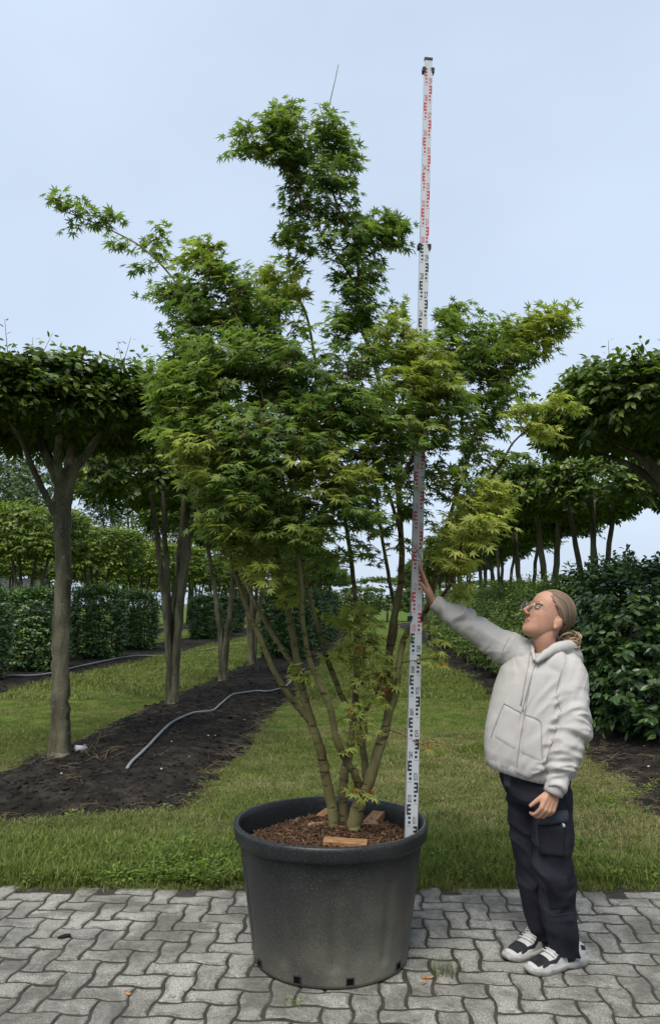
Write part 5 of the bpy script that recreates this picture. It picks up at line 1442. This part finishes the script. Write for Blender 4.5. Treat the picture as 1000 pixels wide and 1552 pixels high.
for k in range(34):
    a0 = r3.uniform(0, 6.28); ax = nrm(r3.normal(size=3)); e1_ = nrm(np.cross(ax, [.3, .2, 1])); e2_ = np.cross(ax, e1_); R0 = r3.uniform(.016, .044)
    cc = kc + np.array([.026, -.012, -.014]) + r3.normal(0, .014, 3)
    strand_tube([cc + R0 * (math.cos(a0 + s) * e1_ + math.sin(a0 + s) * e2_) for s in np.linspace(0, r3.uniform(2.6, 5.2), 7)], r3.uniform(.003, .006), np.array([.30, .205, .115]) * r3.uniform(.6, 1.45))
for k in range(16):
    p0 = kc + r3.normal(0, .014, 3) + [.01, -.01, -.02]; L = r3.uniform(.03, .075)
    strand_tube([p0, p0 + [r3.uniform(-.01, .025), r3.uniform(-.02, .01), -L * .4], p0 + [r3.uniform(.0, .025), r3.uniform(-.02, .0), -L]], r3.uniform(.0012, .003), np.array([.40, .29, .17]) * r3.uniform(.6, 1.2))
for k in range(22):
    b0_ = r3.uniform(-1, 1); s0 = h(-.07 + r3.uniform(-.02, .02), b0_ * .06, .02 + r3.uniform(-.05, .03))
    strand_tube([s0 + (kc - s0) * t + nrm(s0 - h(*HC)) * .006 * math.sin(t * 3) for t in (0, .35, .7, 1)], .005, np.array([.15, .097, .052]) * r3.uniform(.7, 1.35))
link('hair_knot', mk_mesh('hair_knot', np.array(V_), F_, True, np.array(T_)), m_hair, hair)

# ---- hoodie
hb = MB(); TY = R_(33)
loft(hb, [(S(797, 1162, 0), .180, .136, TY, R_(10)), (S(798, 1146, 0), .190, .146, TY, R_(10)), (S(800, 1125, 0), .196, .148, TY, R_(10)), (S(804, 1095, 0), .197, .146, TY, R_(8)), (S(812, 1050, 0), .190, .132, TY, R_(5)),
          (S(820, 1018, .0), .182, .118, TY, R_(2)), (S(825, 1000, .01), .165, .10, TY, R_(0)), (S(829, 990, .02), .112, .082, TY, R_(-3)), (S(830, 988, .03), .055, .05, TY, 0)], 48)
rtube(hb, [(*S(800, 1000, .06), .075), (*SHR, .080), (*S(745, 972, .11), .073), (*ELR, .062), (*S(685, 930, .135), .054), (*S(664, 917, .142), .044)], 20)
rtube(hb, [(*S(842, 1012, -.05), .085), (*S(863, 1025, -.095), .078), (*S(866, 1065, -.13), .072), (*ELL, .070), (*S(855, 1150, -.18), .062), (*S(844, 1185, -.195), .050)], 20)
hme = remesh(hb, .0062, 5, .5, 'hoodie')
co = get_co(hme); no = get_no(hme)
def arm_param(co, A, B, C):
    """distance along the arm and closeness to it"""
    out_t, out_d = np.zeros(len(co)), np.full(len(co), 9.0); acc = 0
    for p, q in ((A, B), (B, C)):
        dv_ = q - p; L = np.linalg.norm(dv_); t = np.clip((co - p) @ dv_ / L ** 2, 0, 1); dd = np.linalg.norm(co - (p + t[:, None] * dv_), axis=1)
        m_ = dd < out_d; out_d[m_] = dd[m_]; out_t[m_] = (acc + t * L)[m_]; acc += L
    return out_t, out_d
dsp = np.zeros(len(co))
for (A, B, C, tw_, sd_) in ((SHR, ELR, WRR, 7.0, 3), (SHL, ELL, WRL, 6.0, 4)):
    t_, d_ = arm_param(co, A, B, C); w_ = np.clip((t_ - .06) / .08, 0, 1) * np.clip((.115 - d_) / .03, 0, 1)
    ang = vnoise(co[:, 0] * 6 + sd_, co[:, 2] * 6, 70 + sd_, 2)
    wr = vnoise(t_ * 21 + (co[:, 0] * .8 - co[:, 1]) * 9 + ang * 1.2, (co[:, 0] + co[:, 2] * .6) * 7 + sd_ * 5, 77 + sd_, 2) * 1.7
    amp = .004 + .007 * np.exp(-((t_ - .27) / .09) ** 2) + .007 * np.clip((t_ - .36) / .1, 0, 1)
    dsp += w_ * amp * 1.2 * (1 - 2.2 * np.minimum(np.abs(wr), 1.0))
    if sd_ == 3:     # creases fanning from the raised shoulder
        r_s = np.linalg.norm((co - SHR), axis=1); th_ = np.arctan2(co[:, 2] - SHR[2], co[:, 0] - SHR[0])
        dsp += .006 * np.exp(-((r_s - .15) / .07) ** 2) * vnoise(th_ * 3.4, r_s * 3, 66, 2) * 1.5
tors = np.exp(-((co[:, 0] - S(805, 1080)[0]) / .2) ** 2)
zz = co[:, 2]; pullx = co[:, 0] - .35 * (zz - 1.1)
dsp += tors * (.013 * (1 - 2.4 * np.abs(vnoise(pullx * 9 + 3, zz * 2.2 + pullx * 3, 61, 2))) + .008 * (1 - 2.4 * np.abs(vnoise(pullx * 15, zz * 7 - pullx * 9, 62, 2))))
dsp += .004 * np.exp(-((zz - S(800, 1142)[2]) / .035) ** 2) * (.3 + .9 * vnoise(co[:, 0] * 9 + 4, co[:, 1] * 9, 64, 2))
set_co(hme, co + no * dsp[:, None])
hoodie = link('hoodie', hme, m_hood, person, label='off-white zip hoodie with drawstrings')
BVH = BVHTree.FromPolygons([tuple(v) for v in get_co(hme)], [tuple(p.vertices) for p in hme.polygons])
def hit(bvh, px, py, off=.0015, fallback=PY_ - .1):
    d = Vector(ray(px, py)).normalized(); o_ = Vector((0, 0, CAM_H)); r = bvh.ray_cast(o_, d)
    if r[0] is None: return np.array(P(px, py, fallback))
    nn_ = r[1] if r[1].dot(d) < 0 else -r[1]
    return np.array(r[0] + nn_ * off)
def seam(parent, bvh, pix, rad, m_, name='seam', off=.0005, sm=3):
    q = spline(np.array(pix, float), 8); pts = np.array([hit(bvh, a, b_, off) for a, b_ in q])
    for _ in range(sm): pts[1:-1] = (pts[:-2] + pts[1:-1] * 2 + pts[2:]) / 4
    v, f = tube(pts, rad, 6); return link(name, mk_mesh(name, v, f, True), m_, parent)
def patch(parent, bvh, quad, th, m_, name, nx=18, ny=18, smooth=2):
    """cloth piece sewn on: follows the surface, its middle lies th proud"""
    q = np.array(quad, float); g_ = np.zeros((ny, nx, 3))
    for j in range(ny):
        for i in range(nx):
            s, t = i / (nx - 1), j / (ny - 1); p = (q[0] * (1 - s) + q[1] * s) * (1 - t) + (q[3] * (1 - s) + q[2] * s) * t
            edge = 0 if (i in (0, nx - 1) or j in (0, ny - 1)) else 1
            g_[j, i] = hit(bvh, p[0], p[1], th if edge else -.003)
    for _ in range(smooth): g_[1:-1, 1:-1] = (g_[1:-1, 1:-1] * 2 + g_[:-2, 1:-1] + g_[2:, 1:-1] + g_[1:-1, :-2] + g_[1:-1, 2:]) / 6
    return link(name, mk_mesh(name, g_.reshape(-1, 3), grid_faces(ny, nx), True), m_, parent)
ZIP = [(811, 999), (806, 1020), (800, 1050), (794, 1085), (788, 1120), (784, 1150), (783, 1162)]
zp = seam(hoodie, BVH, ZIP, .0032, m_rib, 'zip_placket'); seam(hoodie, BVH, ZIP, .0016, m_seam, 'zip_teeth', .003)
patch(hoodie, BVH, [(796, 1083), (819, 1093), (822, 1158), (787, 1143)], .004, m_hood, 'pocket'); patch(hoodie, BVH, [(764, 1066), (790, 1080), (782, 1140), (746, 1118)], .004, m_hood, 'pocket')
for pix in ([(796, 1083), (819, 1093), (820, 1120), (822, 1158)], [(764, 1066), (752, 1095), (744, 1118)], [(764, 1066), (790, 1080)]): seam(hoodie, BVH, pix, .0012, m_seam, 'seam', .004)
seam(hoodie, BVH, [(857, 1003), (846, 1030), (843, 1055), (850, 1078)], .0016, m_seam); seam(hoodie, BVH, [(772, 966), (764, 980), (760, 992)], .0016, m_seam)
for pix in ([(802, 992), (799, 1015), (793, 1045), (789, 1064)], [(815, 996), (806, 1020), (798, 1048), (792, 1072)]):
    ds = seam(hoodie, BVH, pix, .0025, m_rib, 'drawstring', .004); seam(ds, BVH, [pix[-1], (pix[-1][0] - .5, pix[-1][1] + 4)], .0034, m_seam, 'string_end', .004)
# ribbed hem and cuffs
def rib_ring(rings, name, n=72):
    V = []
    a = np.linspace(0, 2 * math.pi, n * 2, endpoint=False)
    for c, hw, hd_, yw, rl in rings:
        e = 2 / 2.5; k_ = 1 + .008 * np.sign(np.sin(a * n / 2 * 1.0)); x = hw * k_ * np.sign(np.cos(a)) * np.abs(np.cos(a)) ** e; y = hd_ * k_ * np.sign(np.sin(a)) * np.abs(np.sin(a)) ** e
        L = np.array([math.cos(yw) * math.cos(rl), -math.sin(yw) * math.cos(rl), -math.sin(rl)]); F = np.array([-math.sin(yw), -math.cos(yw), 0]); V.append(np.array(c) + x[:, None] * L + y[:, None] * F)
    k = len(V); nn_ = n * 2; V = np.concatenate(V); f = [[i * nn_ + j, i * nn_ + (j + 1) % nn_, (i + 1) * nn_ + (j + 1) % nn_, (i + 1) * nn_ + j] for i in range(k - 1) for j in range(nn_)]
    return link(name, mk_mesh(name, V, f, True), m_rib, hoodie)
rib_ring([(S(797, 1171, 0), .170, .126, TY, R_(10)), (S(797, 1170, 0), .180, .136, TY, R_(10)), (S(797, 1160, 0), .186, .142, TY, R_(10)), (S(798, 1152, 0), .186, .142, TY, R_(10)), (S(798, 1148, 0), .17, .13, TY, R_(10))], 'hem_band')
for (A, B, r0) in ((S(672, 922, .14), WRR + (WRR - ELR) * -.02, .041), (S(846, 1180, -.195), WRL + (WRL - ELL) * .04, .045)):
    d_ = nrm(B - A); L = np.linalg.norm(B - A); q = [A + d_ * L * t for t in (0, .25, .5, .75, .97, 1.0)]
    v, f = tube(q, [r0 * .9, r0 * 1.02, r0, r0 * .96, r0 * .94, r0 * .8], 40, False, .012); link('cuff', mk_mesh('cuff', v, f, True), m_rib, hoodie)
# hood lying on the shoulders
hm_ = MB()
rtube(hm_, [(*S(812, 1003, -.115), .012), (*S(826, 992, -.105), .018), (*S(843, 983, -.085), .026), (*S(861, 980, -.03), .034), (*S(866, 984, .03), .038), (*S(850, 974, .10), .036), (*S(822, 972, .11), .026), (*S(808, 972, .07), .016), (*S(805, 978, .02), .012), (*S(809, 1000, -.09), .011)], 14)
rtube(hm_, [(*S(846, 990, -.05), .03), (*S(868, 992, -.01), .036), (*S(872, 1000, .03), .034), (*S(860, 990, .10), .04), (*S(835, 985, .12), .035)], 14)
hdm = remesh(hm_, .007, 4, .5, 'hood'); co = get_co(hdm); set_co(hdm, co + get_no(hdm) * (.004 * vnoise(co[:, 0] * 30 + co[:, 2] * 20, co[:, 1] * 18, 81, 2))[:, None])
hood = link('hood', hdm, m_hood, hoodie)

# ---- trousers
tb = MB()
loft(tb, [(S(811, 1215, 0), .120, .10, R_(45), R_(5)), (S(811, 1195, 0), .152, .122, R_(42), R_(6)), (S(809, 1175, 0), .160, .128, R_(38), R_(8)), (S(806, 1150, 0), .150, .118, TY, R_(8)), (S(805, 1135, 0), .13, .10, TY, R_(8))], 40)
for lg in (LEG_L, LEG_R): rtube(tb, [(*S(a, b_, c), r) for a, b_, c, r in lg], 20)
tme = remesh(tb, .0065, 4, .5, 'trousers'); co = get_co(tme); no = get_no(tme)
zz = co[:, 2]; kn = S(838, 1325)[2]; an = S(850, 1425)[2]
wob = vnoise(co[:, 0] * 7, zz * 5, 91, 2)
dsp = (.006 + .010 * np.exp(-((zz - kn) / .09) ** 2) + .007 * np.exp(-((zz - an) / .10) ** 2)) * 1.3 * (1 - 2.4 * np.abs(vnoise(zz * 11 + co[:, 0] * 7 + wob, co[:, 0] * 6 - zz * 3 + co[:, 1] * 4, 95, 2))) + .005 * vnoise(co[:, 0] * 14, zz * 6, 93, 2)
set_co(tme, co + no * dsp[:, None])
bm = bmesh.new(); bm.from_mesh(tme)
bmesh.ops.bisect_plane(bm, geom=bm.verts[:] + bm.edges[:] + bm.faces[:], plane_co=(1.0, 3.7, .066), plane_no=(.10, .0, 1), clear_inner=True)
bm.to_mesh(tme); bm.free()
trs = link('trousers', tme, m_trs, person, label='dark navy work trousers with cargo pocket')
TB = BVHTree.FromPolygons([tuple(v) for v in get_co(tme)], [tuple(p.vertices) for p in tme.polygons])
patch(trs, TB, [(814, 1250), (858, 1250), (856, 1302), (817, 1297)], .013, m_trs2, 'cargo_pocket')
patch(trs, TB, [(813, 1232), (861, 1226), (861, 1247), (813, 1252)], .017, m_flap, 'pocket_flap', 18, 8)
patch(trs, TB, [(850.5, 1247), (854, 1246.5), (855, 1253), (851.5, 1253.5)], .016, m_white, 'pocket_tag', 4, 5, 0)
patch(trs, TB, [(762, 1166), (775, 1170), (774, 1196), (764, 1194)], .010, m_flap, 'holster_pocket', 10, 10)
patch(trs, TB, [(822, 1325), (860, 1325), (866, 1378), (832, 1382)], .005, m_trs2, 'knee_patch')
seam(trs, TB, [(811, 1215), (813, 1260), (816, 1320), (826, 1380), (836, 1430)], .0015, m_flap); seam(trs, TB, [(832, 1388), (850, 1386), (868, 1383)], .0012, m_flap)

# ---- shoes
m_sole = mat('shoe_sole', rough=.75, spec=.3)
cr = noise_col(m_sole, [(.35, (.22, .21, .19)), (.65, (.35, .34, .32))], 22, 5); nodes(m_sole)[1].new(cr.outputs['Color'], nodes(m_sole)[2].inputs['Base Color'])
m_upper = cloth('shoe_leather', (.34, .34, .335), (.44, .44, .43), 12, .6); m_sblk = cloth('shoe_black_mesh', (.012, .012, .014), (.022, .022, .025), 30, .7)
m_lace = mat('shoe_lace', (.50, .49, .46), .85)
def shoe(heel, toe, lab):
    heel, toe = np.array([*heel[:2], 0.0]), np.array([*toe[:2], 0.0]); L = np.linalg.norm(toe - heel); X = (toe - heel) / L; Yv = np.array([-X[1], X[0], 0]); Zv = np.array([0, 0, 1.0])
    ts = np.array([0, .03, .10, .22, .36, .50, .64, .76, .88, .96, 1.0]); hw = np.array([.012, .030, .039, .040, .038, .042, .049, .050, .042, .026, .010])
    hg = np.array([.070, .092, .104, .108, .104, .094, .076, .060, .050, .040, .032]); sb = np.array([.040, .040, .039, .037, .033, .030, .029, .029, .029, .030, .032])
    def sec(t, ph, off=0.0):
        w_, h_, b_ = np.interp(t, ts, hw), np.interp(t, ts, hg), np.interp(t, ts, sb)
        y = (w_ + off) * math.copysign(abs(math.cos(ph)) ** .75, math.cos(ph)); z = b_ - .006 + (h_ - b_ + off) * max(0, math.sin(ph)) ** .7
        return heel + X * (t * L) + Yv * y + Zv * z
    root = MB()
    tt = np.linspace(0, 1, 30); pp_ = np.linspace(0, math.pi, 20)
    V = np.array([[sec(t, p) for p in pp_] for t in tt]).reshape(-1, 3)
    so_ = link('shoe', mk_mesh('shoe', V, grid_faces(30, 20), True), m_upper, person, label=lab)
    # chunky wavy sole
    V, nn_ = [], 36
    for zi, (zf, ex) in enumerate([(0.0, -.002), (.004, .004), (.4, .006), (.7, .009), (1.0, .006), (1.0, -.01)]):
        for k in range(nn_):
            a = 2 * math.pi * k / nn_; t = .5 - .5 * math.cos(a); s = 1 if a < math.pi else -1
            w_ = np.interp(t, ts, hw) + ex + .004 * math.sin(t * 26) * (.2 < zf < .9); b_ = np.interp(t, ts, sb)
            tx = t + (ex / L) * (-math.cos(a)); z = b_ * zf + (.012 * max(0, t - .86) / .14 if zf < .3 else .004 * max(0, t - .86) / .14) + (.010 * math.exp(-((t - .38) / .07) ** 2) if zf < .1 else 0)
            V.append(heel + X * tx * L + Yv * s * w_ + Zv * z)
    F = [[i * nn_ + j, i * nn_ + (j + 1) % nn_, (i + 1) * nn_ + (j + 1) % nn_, (i + 1) * nn_ + j] for i in range(5) for j in range(nn_)] + [list(range(nn_))[::-1], [5 * nn_ + j for j in range(nn_)]]
    link('sole', mk_mesh('sole', np.array(V), F, True), m_sole, so_)
    def panel(t0, t1, p0, p1, m_, name, off=.0022, zig=0.0, n1=18, n2=8):
        V = []
        for i in range(n1):
            t = t0 + (t1 - t0) * i / (n1 - 1); z_ = zig * abs(((i / (n1 - 1)) * 2.5) % 1 - .5)
            for j in range(n2):
                e_ge = 0 if (i in (0, n1 - 1) or j in (0, n2 - 1)) else 1
                V.append(sec(t, p0 + (p1 - p0) * j / (n2 - 1) + z_, off if e_ge else -.001))
        link(name, mk_mesh(name, np.array(V), grid_faces(n1, n2), True), m_, so_)
    panel(.70, .90, R_(35), R_(145), m_sblk, 'toe_panel', .002)
    for a, b_ in ((R_(8), R_(26)), (R_(172), R_(154))):
        sg = 1 if b_ > a else -1
        panel(.26, .84, a + sg * .10, b_ + sg * .22, m_sblk, 'side_panel', .0022, sg * .5, 30); panel(.02, .13, a + sg * .3, b_ + sg * .5, m_sblk, 'heel_panel', .002)
    panel(.34, .66, R_(62), R_(118), m_upper, 'tongue', .006, 0, 10, 8)
    for k in range(6):
        t = .38 + .05 * k
        pts = [sec(t + .02 * math.sin(q * 3), R_(50 + 80 * q), .0085) for q in np.linspace(0, 1, 7)]; v, f = tube(pts, .0026, 6); link('lace', mk_mesh('lace', v, f, True), m_lace, so_)
    for s in (-1, 1):
        pts = [sec(.40, R_(90), .010), sec(.44, R_(90 - s * 22), .020), sec(.50, R_(90 - s * 42), .014), sec(.46, R_(90 - s * 30), .009)]
        v, f = tube(spline(np.array(pts), 5), .0022, 6); link('lace_loop', mk_mesh('lace_loop', v, f, True), m_lace, so_)
    pts = [sec(t, R_(90), .004) for t in (.08, .2, .3)]
    return so_
shoe(G(884, 1458), G(799, 1477), 'nearer chunky trainer in white and black'); shoe(G(845, 1432), G(767, 1457), 'farther chunky trainer in white and black')
